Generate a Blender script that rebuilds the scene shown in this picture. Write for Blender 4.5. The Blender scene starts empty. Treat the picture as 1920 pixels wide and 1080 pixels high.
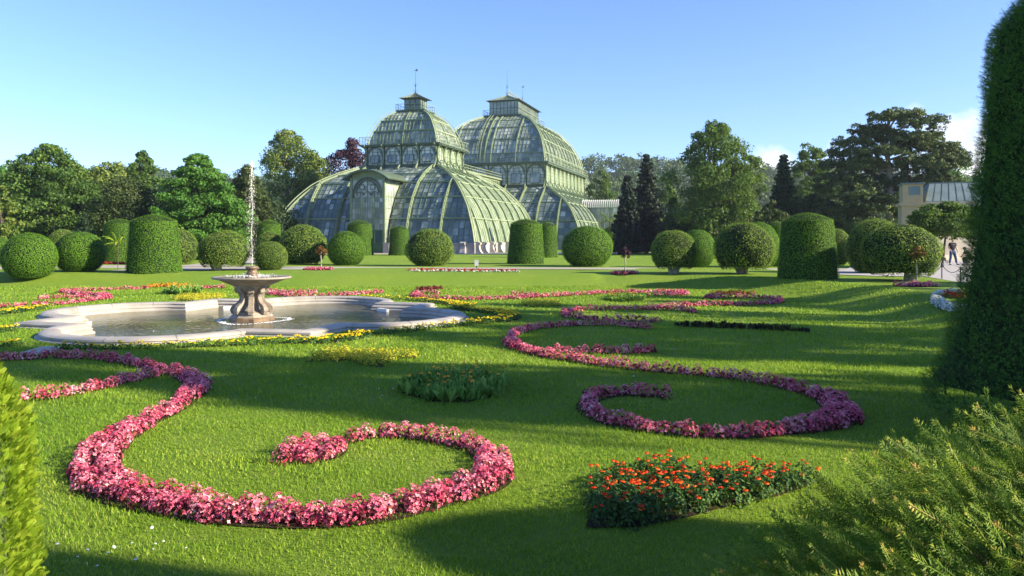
import bpy, math, random
import numpy as np
from math import radians, sin, cos, pi, sqrt, atan2
from mathutils import Vector, Matrix

R = np.random.default_rng(7)
random.seed(7)
scene = bpy.context.scene
COL = scene.collection

# ------------------------------------------------------------------ camera
F_PX = 1450.0
HORIZON = 450.0
CAM_Z = 1.65
cam_data = bpy.data.cameras.new('camera')
cam = bpy.data.objects.new('camera', cam_data)
COL.objects.link(cam)
cam.location = (0, 0, CAM_Z)
cam.rotation_euler = (radians(90), 0, 0)
cam_data.sensor_width = 36.0
cam_data.lens = 36.0 * F_PX / 1920.0
cam_data.shift_y = -(540 - HORIZON) / 1920.0
cam_data.clip_start = 0.05
cam_data.clip_end = 6000
scene.camera = cam

# ------------------------------------------------------------------ light
SUN_AZ = radians(106)      # clockwise from +Y
SUN_EL = radians(24)
world = bpy.data.worlds.new("World")
scene.world = world
world.use_nodes = True
wn = world.node_tree.nodes
wl = world.node_tree.links
wn.clear()
w_out = wn.new('ShaderNodeOutputWorld')
w_bg = wn.new('ShaderNodeBackground')
sky = wn.new('ShaderNodeTexSky')
sky.sky_type = 'NISHITA'
sky.sun_disc = False
sky.sun_elevation = SUN_EL
sky.sun_rotation = SUN_AZ
sky.air_density = 1.0
sky.dust_density = 0.15
sky.ozone_density = 3.0
sky.altitude = 200
w_bg.inputs['Strength'].default_value = 0.088

def wmath(op, a, b=None, c=None):
    n = wn.new('ShaderNodeMath'); n.operation = op
    for i, v in enumerate((a, b, c)):
        if v is None: continue
        if isinstance(v, (int, float)): n.inputs[i].default_value = v
        else: wl.new(v, n.inputs[i])
    return n.outputs[0]

def sky_dir(px, py):
    d = Vector(((px - 960) / F_PX, 1, (HORIZON - py) / F_PX)); d.normalize(); return d

tc = wn.new('ShaderNodeTexCoord')
noise = wn.new('ShaderNodeTexNoise'); noise.inputs['Scale'].default_value = 22; noise.inputs['Detail'].default_value = 7
noise.inputs['Roughness'].default_value = 0.55
wl.new(tc.outputs['Generated'], noise.inputs['Vector'])
cloud_sum = None
for (px, py, rad, amt) in ((1870, 300, .06, 1.0), (1800, 262, .04, 1.0), (1440, 305, .028, 1.0), (1560, 320, .03, .5), (1712, 210, .014, .4), (1830, 350, .07, 1.0)):
    d = wn.new('ShaderNodeVectorMath'); d.operation = 'DISTANCE'
    wl.new(tc.outputs['Generated'], d.inputs[0]); d.inputs[1].default_value = sky_dir(px, py)
    m = wmath('MULTIPLY', d.outputs['Value'], 1.0 / rad)
    m = wmath('SUBTRACT', 1.0, m)                      # 1.45 in the middle, 0 outside
    nn = wmath('SUBTRACT', noise.outputs['Fac'], 0.5)
    m = wmath('MULTIPLY_ADD', nn, 3.2, m)
    m.node.use_clamp = True
    m = wmath('MULTIPLY', m, amt)
    cloud_sum = m if cloud_sum is None else wmath('MAXIMUM', cloud_sum, m)
mixc = wn.new('ShaderNodeMix'); mixc.data_type = 'RGBA'
wl.new(cloud_sum, mixc.inputs['Factor'])
tint = wn.new('ShaderNodeMix'); tint.data_type = 'RGBA'; tint.blend_type = 'MULTIPLY'; tint.inputs['Factor'].default_value = 1
wl.new(sky.outputs['Color'], tint.inputs[6]); tint.inputs[7].default_value = (.78, .875, 1.17, 1)
wl.new(tint.outputs[2], mixc.inputs[6])
mixc.inputs[7].default_value = (5.6, 5.5, 5.5, 1)
wl.new(mixc.outputs[2], w_bg.inputs['Color'])
wl.new(w_bg.outputs[0], w_out.inputs['Surface'])

sun_data = bpy.data.lights.new('sun', 'SUN')
sun_data.energy = 5.0
sun_data.angle = radians(0.6)
sun_data.color = (1.0, 0.86, 0.66)
sun = bpy.data.objects.new('sun', sun_data)
COL.objects.link(sun)
sd = Vector((sin(SUN_AZ) * cos(SUN_EL), cos(SUN_AZ) * cos(SUN_EL), sin(SUN_EL)))
sun.rotation_euler = sd.to_track_quat('Z', 'Y').to_euler()
sun.location = (40, -20, 40)

scene.view_settings.view_transform = 'Standard'
scene.view_settings.look = 'None'
scene.view_settings.exposure = 1.47
scene.view_settings.gamma = 1.0
scene.render.engine = 'CYCLES'
scene.cycles.max_bounces = 5
scene.cycles.diffuse_bounces = 3
scene.cycles.glossy_bounces = 3
scene.cycles.transmission_bounces = 4
scene.cycles.transparent_max_bounces = 6
scene.cycles.volume_bounces = 0
scene.cycles.use_denoising = True

# ------------------------------------------------------------------ helpers
def tag(o, label=None, cat=None, group=None, kind=None):
    if label: o['label'] = label
    if cat: o['category'] = cat
    if group: o['group'] = group
    if kind: o['kind'] = kind
    return o

def empty(name, loc=(0, 0, 0), rz=0.0, parent=None):
    o = bpy.data.objects.new(name, None)
    o.empty_display_size = 0.3
    COL.objects.link(o)
    o.location = loc; o.rotation_euler = (0, 0, rz)
    o.parent = parent
    return o

class MB:
    def __init__(self):
        self.V = []; self.F = []; self.Rr = []; self.n = 0
    def add(self, v, f, r=None):
        v = np.asarray(v, dtype=np.float64).reshape(-1, 3)
        f = np.asarray(f, dtype=np.int64)
        if f.ndim == 1: f = f.reshape(1, -1)
        self.V.append(v); self.F.append(f + self.n)
        if r is None: r = R.random(len(f))
        self.Rr.append(np.broadcast_to(np.asarray(r, dtype=np.float64), (len(f),)))
        self.n += len(v)
        return self
    def box(self, x0, x1, y0, y1, z0, z1, top=1.0, topy=None):
        cx, cy = (x0 + x1) / 2, (y0 + y1) / 2
        ty = top if topy is None else topy
        v = []
        for z, k, ky in ((z0, 1, 1), (z1, top, ty)):
            for x, y in ((x0, y0), (x1, y0), (x1, y1), (x0, y1)):
                v.append((cx + (x - cx) * k, cy + (y - cy) * ky, z))
        f = [(0, 3, 2, 1), (4, 5, 6, 7), (0, 1, 5, 4), (1, 2, 6, 5), (2, 3, 7, 6), (3, 0, 4, 7)]
        return self.add(v, f)
    def quad(self, a, b, c, d):
        return self.add([a, b, c, d], [(0, 1, 2, 3)])
    def tube(self, pts, r, n=6, cap=True, up=(0, 0, 1), flat=1.0):
        pts = np.asarray(pts, dtype=float); m = len(pts)
        rr = np.broadcast_to(np.asarray(r, dtype=float), (m,))
        tan = np.gradient(pts, axis=0)
        tan /= np.linalg.norm(tan, axis=1)[:, None] + 1e-12
        up = np.asarray(up, float)
        s = np.cross(tan, up)
        bad = np.linalg.norm(s, axis=1) < 0.08
        s[bad] = np.cross(tan[bad], (1.0, 0.03, 0))
        s /= np.linalg.norm(s, axis=1)[:, None]
        b = np.cross(s, tan)
        off = pi / 4 if n == 4 else 0
        a = np.arange(n) * 2 * pi / n + off
        k = sqrt(2) if n == 4 else 1.0
        V = (pts[:, None, :] + k * rr[:, None, None] * (np.cos(a)[None, :, None] * s[:, None, :] + flat * np.sin(a)[None, :, None] * b[:, None, :])).reshape(-1, 3)
        i = np.arange(m - 1)[:, None] * n; j = np.arange(n)[None, :]; j2 = (j + 1) % n
        Fq = np.stack([i + j, i + j2, i + n + j2, i + n + j], -1).reshape(-1, 4)
        self.add(V, Fq)
        if cap:
            base = self.n - m * n
            self.F.append(np.array([[base + q for q in range(n)][::-1]])); self.Rr.append(np.array([.5]))
            self.F.append(np.array([[base + (m - 1) * n + q for q in range(n)]])); self.Rr.append(np.array([.5]))
        return self
    def bar(self, a, b, r):
        return self.tube([a, b], r, 4)
    def lathe(self, prof, n=32, c=(0, 0, 0), squash=1.0):
        prof = np.asarray(prof, float); m = len(prof)
        a = np.arange(n) * 2 * pi / n
        V = np.stack([c[0] + prof[:, 0, None] * np.cos(a), c[1] + squash * prof[:, 0, None] * np.sin(a), c[2] + np.repeat(prof[:, 1, None], n, 1)], -1).reshape(-1, 3)
        i = np.arange(m - 1)[:, None] * n; j = np.arange(n)[None, :]; j2 = (j + 1) % n
        return self.add(V, np.stack([i + j, i + j2, i + n + j2, i + n + j], -1).reshape(-1, 4))
    def grid(self, P, closed=False):
        P = np.asarray(P, float); m, n = P.shape[:2]
        i = np.arange(m - 1)[:, None] * n
        if closed: j = np.arange(n)[None, :]; j2 = (j + 1) % n
        else: j = np.arange(n - 1)[None, :]; j2 = j + 1
        return self.add(P.reshape(-1, 3), np.stack([i + j, i + j2, i + n + j2, i + n + j], -1).reshape(-1, 4))
    def build(self, name, mat, parent=None, smooth=False, loc=None, attr=True):
        me = bpy.data.meshes.new(name)
        V = np.concatenate(self.V)
        sizes = np.concatenate([np.full(len(f), f.shape[1]) for f in self.F])
        loops = np.concatenate([f.reshape(-1) for f in self.F])
        me.vertices.add(len(V)); me.vertices.foreach_set('co', V.reshape(-1))
        me.loops.add(len(loops)); me.loops.foreach_set('vertex_index', loops.astype(np.int32))
        starts = np.concatenate([[0], np.cumsum(sizes)[:-1]]).astype(np.int32)
        me.polygons.add(len(sizes)); me.polygons.foreach_set('loop_start', starts)
        me.update(calc_edges=True)
        if attr:
            at = me.attributes.new('rnd', 'FLOAT', 'FACE')
            at.data.foreach_set('value', np.concatenate(self.Rr).astype(np.float32))
        me.polygons.foreach_set('use_smooth', np.full(len(sizes), bool(smooth)))
        me.materials.append(mat)
        o = bpy.data.objects.new(name, me)
        COL.objects.link(o)
        if parent is not None: o.parent = parent
        if loc is not None: o.location = loc
        return o

def frames(nrm, spin=None):
    """rotation matrices (N,3,3) whose third column is nrm"""
    nrm = nrm / (np.linalg.norm(nrm, axis=1)[:, None] + 1e-12)
    ref = np.where(np.abs(nrm[:, 2:3]) < 0.9, np.array([[0, 0, 1.0]]), np.array([[1.0, 0, 0]]))
    x = np.cross(ref, nrm); x /= np.linalg.norm(x, axis=1)[:, None]
    y = np.cross(nrm, x)
    if spin is None: spin = R.random(len(nrm)) * 2 * pi
    c, s = np.cos(spin)[:, None], np.sin(spin)[:, None]
    x2 = x * c + y * s; y2 = -x * s + y * c
    return np.stack([x2, y2, nrm], -1)

def inst(mb, tv, tf, pos, rot, scale, rnd, trnd=None):
    """place a template (tv verts, tf faces) N times into mb"""
    tv = np.asarray(tv, float); tf = np.asarray(tf)
    N = len(pos); m = len(tv)
    sc = np.asarray(scale, float)
    if sc.ndim == 0: sc = np.full(N, float(sc))
    if sc.ndim == 1: sc = sc[:, None].repeat(3, 1)
    L = tv[None] * sc[:, None, :]
    V = np.einsum('nij,nmj->nmi', rot, L) + pos[:, None, :]
    Fc = (tf[None] + (np.arange(N) * m)[:, None, None]).reshape(-1, tf.shape[1])
    r = np.repeat(np.asarray(rnd, float), len(tf)) if np.ndim(rnd) else np.full(N * len(tf), float(rnd))
    if trnd is not None: r = r + np.tile(np.asarray(trnd, float), N)
    mb.add(V.reshape(-1, 3), Fc, r)

LEAF_V = [(-.5, 0, 0), (0, -.32, .06), (.5, 0, 0), (0, .32, .06)]
LEAF_F = [(0, 1, 2, 3)]

def unit_rand(n):
    v = R.normal(size=(n, 3)); return v / np.linalg.norm(v, axis=1)[:, None]

# ------------------------------------------------------------------ materials
def new_mat(name):
    m = bpy.data.materials.new(name); m.use_nodes = True
    nt = m.node_tree
    return m, nt, nt.nodes['Principled BSDF']

def ramp(nt, fac, stops):
    r = nt.nodes.new('ShaderNodeValToRGB')
    el = r.color_ramp.elements
    el[0].position = stops[0][0]; el[0].color = (*stops[0][1], 1)
    el[1].position = stops[-1][0]; el[1].color = (*stops[-1][1], 1)
    for p, c in stops[1:-1]:
        e = el.new(p); e.color = (*c, 1)
    nt.links.new(fac, r.inputs['Fac'])
    return r.outputs['Color']

def tex_noise(nt, scale, detail=4, rough=.55, coord='Object', vscale=None):
    tcn = nt.nodes.new('ShaderNodeTexCoord')
    n = nt.nodes.new('ShaderNodeTexNoise')
    n.inputs['Scale'].default_value = scale; n.inputs['Detail'].default_value = detail; n.inputs['Roughness'].default_value = rough
    if vscale:
        mp = nt.nodes.new('ShaderNodeMapping'); mp.inputs['Scale'].default_value = vscale
        nt.links.new(tcn.outputs[coord], mp.inputs['Vector']); nt.links.new(mp.outputs[0], n.inputs['Vector'])
    else:
        nt.links.new(tcn.outputs[coord], n.inputs['Vector'])
    return n.outputs['Fac']

def mixcol(nt, fac, a, b, mode='MIX'):
    m = nt.nodes.new('ShaderNodeMix'); m.data_type = 'RGBA'; m.blend_type = mode
    for sock, v in ((m.inputs['Factor'], fac), (m.inputs[6], a), (m.inputs[7], b)):
        if isinstance(v, (int, float)): sock.default_value = v
        elif isinstance(v, tuple): sock.default_value = (*v, 1)
        else: nt.links.new(v, sock)
    return m.outputs[2]

def mat_foliage(name, stops, rough=.6, transl=.25, nscale=1.2, namt=.35, spec=.18, tcol=None):
    """leaf colour: per-leaf random through a ramp, broad clumps through noise, some light through the leaf"""
    m, nt, p = new_mat(name)
    at = nt.nodes.new('ShaderNodeAttribute'); at.attribute_name = 'rnd'; at.attribute_type = 'GEOMETRY'
    nz = tex_noise(nt, nscale, 2)
    ma = nt.nodes.new('ShaderNodeMath'); ma.operation = 'MULTIPLY_ADD'
    sub = nt.nodes.new('ShaderNodeMath'); sub.operation = 'SUBTRACT'; nt.links.new(nz, sub.inputs[0]); sub.inputs[1].default_value = .5
    nt.links.new(sub.outputs[0], ma.inputs[0]); ma.inputs[1].default_value = namt * 3; nt.links.new(at.outputs['Fac'], ma.inputs[2])
    c = ramp(nt, ma.outputs[0], stops)
    nt.links.new(c, p.inputs['Base Color'])
    p.inputs['Roughness'].default_value = rough
    p.inputs['Specular IOR Level'].default_value = spec
    if transl > 0:
        tr = nt.nodes.new('ShaderNodeBsdfTranslucent')
        tc2 = mixcol(nt, .5, c, tcol or (.25, .4, .03))
        nt.links.new(tc2, tr.inputs['Color'])
        mx = nt.nodes.new('ShaderNodeMixShader'); mx.inputs[0].default_value = transl
        out = nt.nodes['Material Output']
        nt.links.new(p.outputs[0], mx.inputs[1]); nt.links.new(tr.outputs[0], mx.inputs[2]); nt.links.new(mx.outputs[0], out.inputs['Surface'])
    return m

def mat_solid(name, c1, c2=None, rough=.6, scale=3, bump=0, metallic=0, spec=.5, detail=4, bscale=None, stain=None):
    m, nt, p = new_mat(name)
    c2 = c2 or tuple(x * .75 for x in c1)
    nz = tex_noise(nt, scale, detail)
    c = ramp(nt, nz, [(.32, c2), (.68, c1)])
    if stain:
        nz2 = tex_noise(nt, stain[0], 6, .65, vscale=(1, 1, .25))
        f = ramp(nt, nz2, [(.5, (0, 0, 0)), (.68, (1, 1, 1))])
        fm = nt.nodes.new('ShaderNodeMath'); fm.operation = 'MULTIPLY'; nt.links.new(f, fm.inputs[0]); fm.inputs[1].default_value = stain[2]
        c = mixcol(nt, fm.outputs[0], c, stain[1])
    nt.links.new(c, p.inputs['Base Color'])
    p.inputs['Roughness'].default_value = rough; p.inputs['Metallic'].default_value = metallic
    p.inputs['Specular IOR Level'].default_value = spec
    if bump:
        b = nt.nodes.new('ShaderNodeBump'); b.inputs['Strength'].default_value = bump; b.inputs['Distance'].default_value = .02
        nt.links.new(tex_noise(nt, bscale or scale * 6, 5), b.inputs['Height']); nt.links.new(b.outputs[0], p.inputs['Normal'])
    return m

def mat_glass(name, stops, rough=.12, spec=.8, transp=0.0):
    m, nt, p = new_mat(name)
    at = nt.nodes.new('ShaderNodeAttribute'); at.attribute_name = 'rnd'; at.attribute_type = 'GEOMETRY'
    nz = tex_noise(nt, .35, 4)
    ma = nt.nodes.new('ShaderNodeMath'); ma.operation = 'MULTIPLY_ADD'
    sub = nt.nodes.new('ShaderNodeMath'); sub.operation = 'SUBTRACT'; nt.links.new(nz, sub.inputs[0]); sub.inputs[1].default_value = .5
    nt.links.new(sub.outputs[0], ma.inputs[0]); ma.inputs[1].default_value = 1.6
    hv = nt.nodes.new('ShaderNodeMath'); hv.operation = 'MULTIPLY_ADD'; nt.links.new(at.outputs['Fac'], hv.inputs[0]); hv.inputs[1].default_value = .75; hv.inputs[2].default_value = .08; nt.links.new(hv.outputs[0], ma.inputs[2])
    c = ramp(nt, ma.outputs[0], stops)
    nt.links.new(c, p.inputs['Base Color'])
    p.inputs['Roughness'].default_value = rough; p.inputs['Specular IOR Level'].default_value = spec
    return m

M = {}
M['grass_blade'] = mat_foliage('grass_blade', [(0, (.085, .19, .016)), (.5, (.205, .335, .03)), (.85, (.33, .43, .055)), (1, (.45, .46, .12))], rough=.6, transl=.4, nscale=.5, namt=.42, spec=.12, tcol=(.36, .52, .03))
M['yew'] = mat_foliage('yew_clipped', [(0, (.055, .145, .009)), (.5, (.11, .255, .016)), (1, (.20, .36, .032))], nscale=.9, namt=.2, transl=.25, spec=.15)
M['box'] = mat_foliage('box_leaves', [(0, (.05, .12, .014)), (.45, (.13, .225, .028)), (.8, (.24, .32, .055)), (1, (.38, .40, .12))], nscale=2.2, namt=.3, transl=.25, spec=.15)
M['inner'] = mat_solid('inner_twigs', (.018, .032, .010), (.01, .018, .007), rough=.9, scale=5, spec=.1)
M['bark'] = mat_solid('bark', (.13, .10, .075), (.055, .042, .032), rough=.9, scale=8, bump=.6, spec=.2)
M['bark_pale'] = mat_solid('pale_bark', (.34, .30, .25), (.16, .14, .12), rough=.85, scale=5, bump=.5, spec=.2)
M['wood_grey'] = mat_solid('grey_wood', (.42, .37, .32), (.2, .17, .14), rough=.85, scale=9, bump=.5, spec=.2)
M['t_mid'] = mat_foliage('leaves_mid_green', [(0, (.028, .065, .014)), (.5, (.062, .125, .022)), (1, (.13, .20, .04))], nscale=.25, namt=.3)
M['t_bright'] = mat_foliage('leaves_bright_green', [(0, (.030, .10, .014)), (.5, (.065, .17, .024)), (1, (.13, .26, .045))], nscale=.3, namt=.2)
M['t_yellow'] = mat_foliage('leaves_olive_yellow', [(0, (.045, .085, .014)), (.5, (.13, .19, .033)), (1, (.27, .31, .07))], nscale=.3, namt=.35)
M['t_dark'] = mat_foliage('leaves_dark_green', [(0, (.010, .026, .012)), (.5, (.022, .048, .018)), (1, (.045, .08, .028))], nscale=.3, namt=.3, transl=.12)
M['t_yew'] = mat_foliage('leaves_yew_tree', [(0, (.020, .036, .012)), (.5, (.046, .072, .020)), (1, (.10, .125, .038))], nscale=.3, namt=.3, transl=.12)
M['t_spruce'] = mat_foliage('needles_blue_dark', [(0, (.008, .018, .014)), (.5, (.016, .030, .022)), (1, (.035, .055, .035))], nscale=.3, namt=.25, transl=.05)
M['t_pine'] = mat_foliage('needles_pine', [(0, (.032, .055, .020)), (.5, (.078, .115, .036)), (1, (.15, .185, .055))], nscale=.35, namt=.35, transl=.08)
M['t_purple'] = mat_foliage('leaves_copper', [(0, (.022, .010, .016)), (.5, (.045, .020, .030)), (1, (.10, .05, .065))], nscale=.3, namt=.2, transl=.1, tcol=(.15, .03, .06))
M['t_forest'] = mat_foliage('forest_leaves', [(0, (.020, .046, .012)), (.5, (.042, .085, .020)), (1, (.09, .14, .034))], nscale=.03, namt=.35, transl=.1)
M['t_thuja'] = mat_foliage('thuja_sprays', [(0, (.085, .16, .010)), (.5, (.20, .31, .018)), (1, (.38, .45, .05))], nscale=6, namt=.25, transl=.35, tcol=(.5, .6, .02))
M['t_twig'] = mat_foliage('yew_needles', [(0, (.035, .085, .012)), (.35, (.10, .19, .02)), (.72, (.24, .32, .035)), (.86, (.38, .36, .06)), (1, (.55, .36, .10))], nscale=3, namt=.15, transl=.3, tcol=(.3, .4, .03))
M['t_obelisk'] = mat_foliage('yew_hedge_sprigs', [(0, (.018, .065, .010)), (.5, (.048, .14, .018)), (1, (.12, .24, .034))], nscale=1.2, namt=.3, transl=.2)
M['petal_pink'] = mat_foliage('begonia_petals', [(0, (.45, .025, .07)), (.3, (.70, .09, .19)), (.65, (.86, .24, .34)), (1, (.95, .60, .62))], nscale=5, namt=.15, transl=.25, rough=.5, tcol=(.8, .2, .3))
M['petal_red'] = mat_foliage('red_petals', [(0, (.35, .01, .012)), (1, (.7, .03, .03))], transl=.2, tcol=(.6, .02, .02))
M['petal_white'] = mat_foliage('white_petals', [(0, (.62, .62, .58)), (1, (.85, .85, .82))], transl=.25, tcol=(.8, .8, .7))
M['petal_orange'] = mat_foliage('marigold_petals', [(0, (.48, .020, .005)), (.5, (.78, .055, .008)), (1, (.90, .17, .015))], transl=.15, tcol=(.8, .15, .01))
M['petal_amber'] = mat_foliage('amber_petals', [(0, (.80, .28, .01)), (1, (.90, .50, .06))], transl=.15, tcol=(.8, .3, .01))
M['petal_yellow'] = mat_foliage('yellow_petals', [(0, (.72, .50, .010)), (1, (.92, .74, .03))], transl=.2, tcol=(.8, .6, .01))
M['lf_begonia'] = mat_foliage('begonia_leaves', [(0, (.05, .008, .012)), (.5, (.13, .018, .028)), (1, (.22, .06, .04))], transl=.15, tcol=(.3, .05, .02))
M['lf_marigold'] = mat_foliage('marigold_leaves', [(0, (.016, .050, .012)), (.5, (.036, .095, .02)), (1, (.09, .17, .035))], transl=.15)
M['lf_broad'] = mat_foliage('calendula_leaves', [(0, (.06, .15, .02)), (.5, (.13, .26, .04)), (1, (.26, .42, .09))], transl=.2)
M['lf_chart'] = mat_foliage('chartreuse_leaves', [(0, (.18, .22, .014)), (.5, (.40, .42, .03)), (1, (.68, .62, .07))], transl=.2)
M['lf_maroon'] = mat_foliage('maroon_leaves', [(0, (.06, .008, .012)), (.5, (.16, .02, .03)), (1, (.30, .05, .05))], transl=.15, tcol=(.3, .02, .03))
M['lf_coleus'] = mat_foliage('dark_foliage_leaves', [(0, (.014, .010, .012)), (.5, (.032, .022, .018)), (.85, (.07, .06, .02)), (1, (.20, .22, .04))], transl=.08)
M['lf_copper'] = mat_foliage('rusty_leaves', [(0, (.06, .045, .012)), (.5, (.17, .075, .02)), (1, (.34, .13, .03))], transl=.15)
M['soil'] = mat_solid('soil', (.05, .032, .02), (.02, .013, .009), rough=.95, scale=12, bump=.8, spec=.1)
M['stone'] = mat_solid('basin_stone', (.41, .385, .335), (.29, .27, .23), rough=.7, scale=1.6, bump=.25, bscale=40, stain=(1.2, (.22, .20, .16), .55))
M['stone_dark'] = mat_solid('fountain_stone', (.32, .285, .225), (.20, .175, .135), rough=.65, scale=4, bump=.35, bscale=40, stain=(2.5, (.13, .09, .05), .6))
M['stone_wet'] = mat_solid('wet_stone', (.24, .17, .10), (.10, .06, .035), rough=.3, scale=6, bump=.3, bscale=40)
M['stone_pink'] = mat_solid('plinth_stone', (.40, .385, .35), (.31, .295, .27), rough=.8, scale=.8, bump=.2, bscale=12, stain=(.7, (.25, .22, .2), .5))
M['gravel'] = mat_solid('gravel', (.38, .35, .30), (.31, .285, .245), rough=.95, scale=2, bump=.4, bscale=60, spec=.15)
M['plaza'] = mat_solid('pale_gravel', (.40, .39, .375), (.34, .33, .315), rough=.95, scale=1.5, bump=.3, bscale=60, spec=.15)
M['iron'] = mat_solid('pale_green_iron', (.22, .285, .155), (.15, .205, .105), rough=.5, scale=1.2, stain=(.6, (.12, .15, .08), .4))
M['iron_dark'] = mat_solid('dark_green_iron', (.06, .095, .05), (.04, .07, .035), rough=.5, scale=1.0)  # on front windows and tracery this darker tone stands in for shade
M['iron_shaded'] = mat_solid('shaded_green_iron', (.105, .15, .08), (.07, .11, .055), rough=.5, scale=1.2)  # darker copy of the iron, with the shade put into its colour
M['iron_pale'] = mat_solid('light_green_iron', (.26, .32, .185), (.18, .235, .125), rough=.5, scale=1.5)  # on the right roof side this paler tone stands in for sunlight
M['door_green'] = mat_solid('green_door', (.035, .13, .05), (.025, .09, .035), rough=.45, scale=1)
M['roof_sheet'] = mat_solid('green_sheet_metal', (.10, .14, .09), (.065, .10, .06), rough=.45, scale=.8)
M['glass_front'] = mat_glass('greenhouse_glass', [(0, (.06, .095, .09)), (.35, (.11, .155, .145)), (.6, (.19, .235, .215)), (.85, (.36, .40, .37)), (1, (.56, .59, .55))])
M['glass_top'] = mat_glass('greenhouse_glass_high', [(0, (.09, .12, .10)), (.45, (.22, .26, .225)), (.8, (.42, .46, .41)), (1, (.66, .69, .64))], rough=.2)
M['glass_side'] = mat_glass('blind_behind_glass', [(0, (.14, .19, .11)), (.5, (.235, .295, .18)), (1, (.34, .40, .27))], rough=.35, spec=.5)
M['black'] = mat_solid('black_paint', (.02, .02, .022), (.014, .014, .015), rough=.45)
M['white_paint'] = mat_solid('white_paint', (.75, .74, .70), (.62, .61, .58), rough=.5)
M['wall_cream'] = mat_solid('cream_plaster', (.44, .35, .19), (.37, .29, .15), rough=.85, scale=.7, bump=.1)
M['wall_trim'] = mat_solid('stone_trim', (.62, .55, .40), (.50, .44, .32), rough=.8, scale=1.2)
M['wall_pale'] = mat_solid('pale_render_wall', (.50, .46, .36), (.41, .37, .28), rough=.85, scale=1.1, stain=(1.2, (.30, .27, .22), .6))
M['copper'] = mat_solid('green_copper_roof', (.15, .20, .19), (.10, .14, .13), rough=.6, scale=.8)
M['window_dark'] = mat_solid('dark_window_glass', (.05, .12, .11), (.03, .07, .07), rough=.1, spec=.9, scale=.5)

# ------------------------------------------------------------------ terrain
LAWN_Z = -0.5
FOOT = np.array([(-70, 36.7), (-20, 36.7), (-8, 36.5), (0, 36.4), (3.5, 36.1), (6.5, 35.0), (8.7, 32.8), (9.9, 29.5), (10.2, 26), (9.9, 21), (9.0, 16), (7.6, 12), (6.0, 9), (4.7, 7), (3.6, 5.4), (1.5, 4.4), (-3, 4.1), (-8, 4.0), (-70, 4)], float)

def poly_dist(x, y, P):
    """signed distance, positive outside"""
    x = np.asarray(x, float); y = np.asarray(y, float)
    d = np.full(x.shape, 1e9); inside = np.zeros(x.shape, bool)
    for k in range(len(P)):
        a = P[k]; b = P[(k + 1) % len(P)]
        ab = b - a
        t = np.clip(((x - a[0]) * ab[0] + (y - a[1]) * ab[1]) / (ab @ ab), 0, 1)
        d = np.minimum(d, np.hypot(x - a[0] - t * ab[0], y - a[1] - t * ab[1]))
        cond = ((a[1] > y) != (b[1] > y)) & (x < (b[0] - a[0]) * (y - a[1]) / (b[1] - a[1] + 1e-12) + a[0])
        inside ^= cond
    return np.where(inside, -d, d)

FC = np.array([-7.38, 21.95])           # fountain centre
def basin_outline(n_arc=22):
    pts = []
    for k in range(4):
        a = radians(31 + 90 * k)
        for r, da in ((4.36, -15), (5.2, 0), (4.36, 15)):
            pts.append((r * cos(a + radians(da)), r * sin(a + radians(da))))
        lc = np.array([3.54 * cos(a + pi / 4), 3.54 * sin(a + pi / 4)])
        B = np.array(pts[-1]); a1 = a + pi / 2 - radians(15)
        A2 = np.array([4.36 * cos(a1), 4.36 * sin(a1)])
        s = atan2(*(B - lc)[::-1]); e = atan2(*(A2 - lc)[::-1])
        while e < s: e += 2 * pi
        for t in np.linspace(0, 1, n_arc)[1:-1]:
            th = s + (e - s) * t
            pts.append(tuple(lc + 2.24 * np.array([cos(th), sin(th)])))
    return np.array(pts) * 1.04
BO = basin_outline()

def H(x, y):
    x = np.asarray(x, float); y = np.asarray(y, float)
    d = poly_dist(x, y, FOOT)
    bw = np.where(x > 4, 2.9, 2.1)
    t = np.clip(d / bw, 0, 1); t = t * t * (3 - 2 * t)
    z = LAWN_Z * (1 - t)
    z = z + .03 * np.sin(x * .35 + 1) * np.sin(y * .27) * np.clip(d / 8, 0, 1) * (np.abs(x) < 40) * (y < 60)
    return z

def G(px, py, z=LAWN_Z):
    Y = (CAM_Z - z) * F_PX / (py - HORIZON)
    return np.array([(px - 960) / F_PX * Y, Y, z])

def XY(px, Y):
    return (px - 960) / F_PX * Y

def ZY(py, Y):
    return CAM_Z + (HORIZON - py) / F_PX * Y

def gr(a, b, s): return list(np.arange(a, b, s))
xs = np.array([-4000, -1500, -600, -250, -120] + gr(-80, -34, 2) + gr(-34, -13.5, .3) + gr(-13.5, -.5, .14) + gr(-.5, 18, .3) + gr(18, 80, 2) + [120, 250, 600, 1500, 4000])
ys = np.array([-400, -120, -40] + gr(-16, 2, 1) + gr(2, 14, .3) + gr(14, 27.5, .14) + gr(27.5, 46, .3) + gr(46, 130, 2) + [150, 250, 500, 1000, 2500, 5000])
gx, gy = np.meshgrid(xs, ys)
gz = H(gx, gy)
inb = poly_dist(gx - FC[0], gy - FC[1], BO)
gz = np.where(inb < -.05, -1.05, gz)

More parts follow.
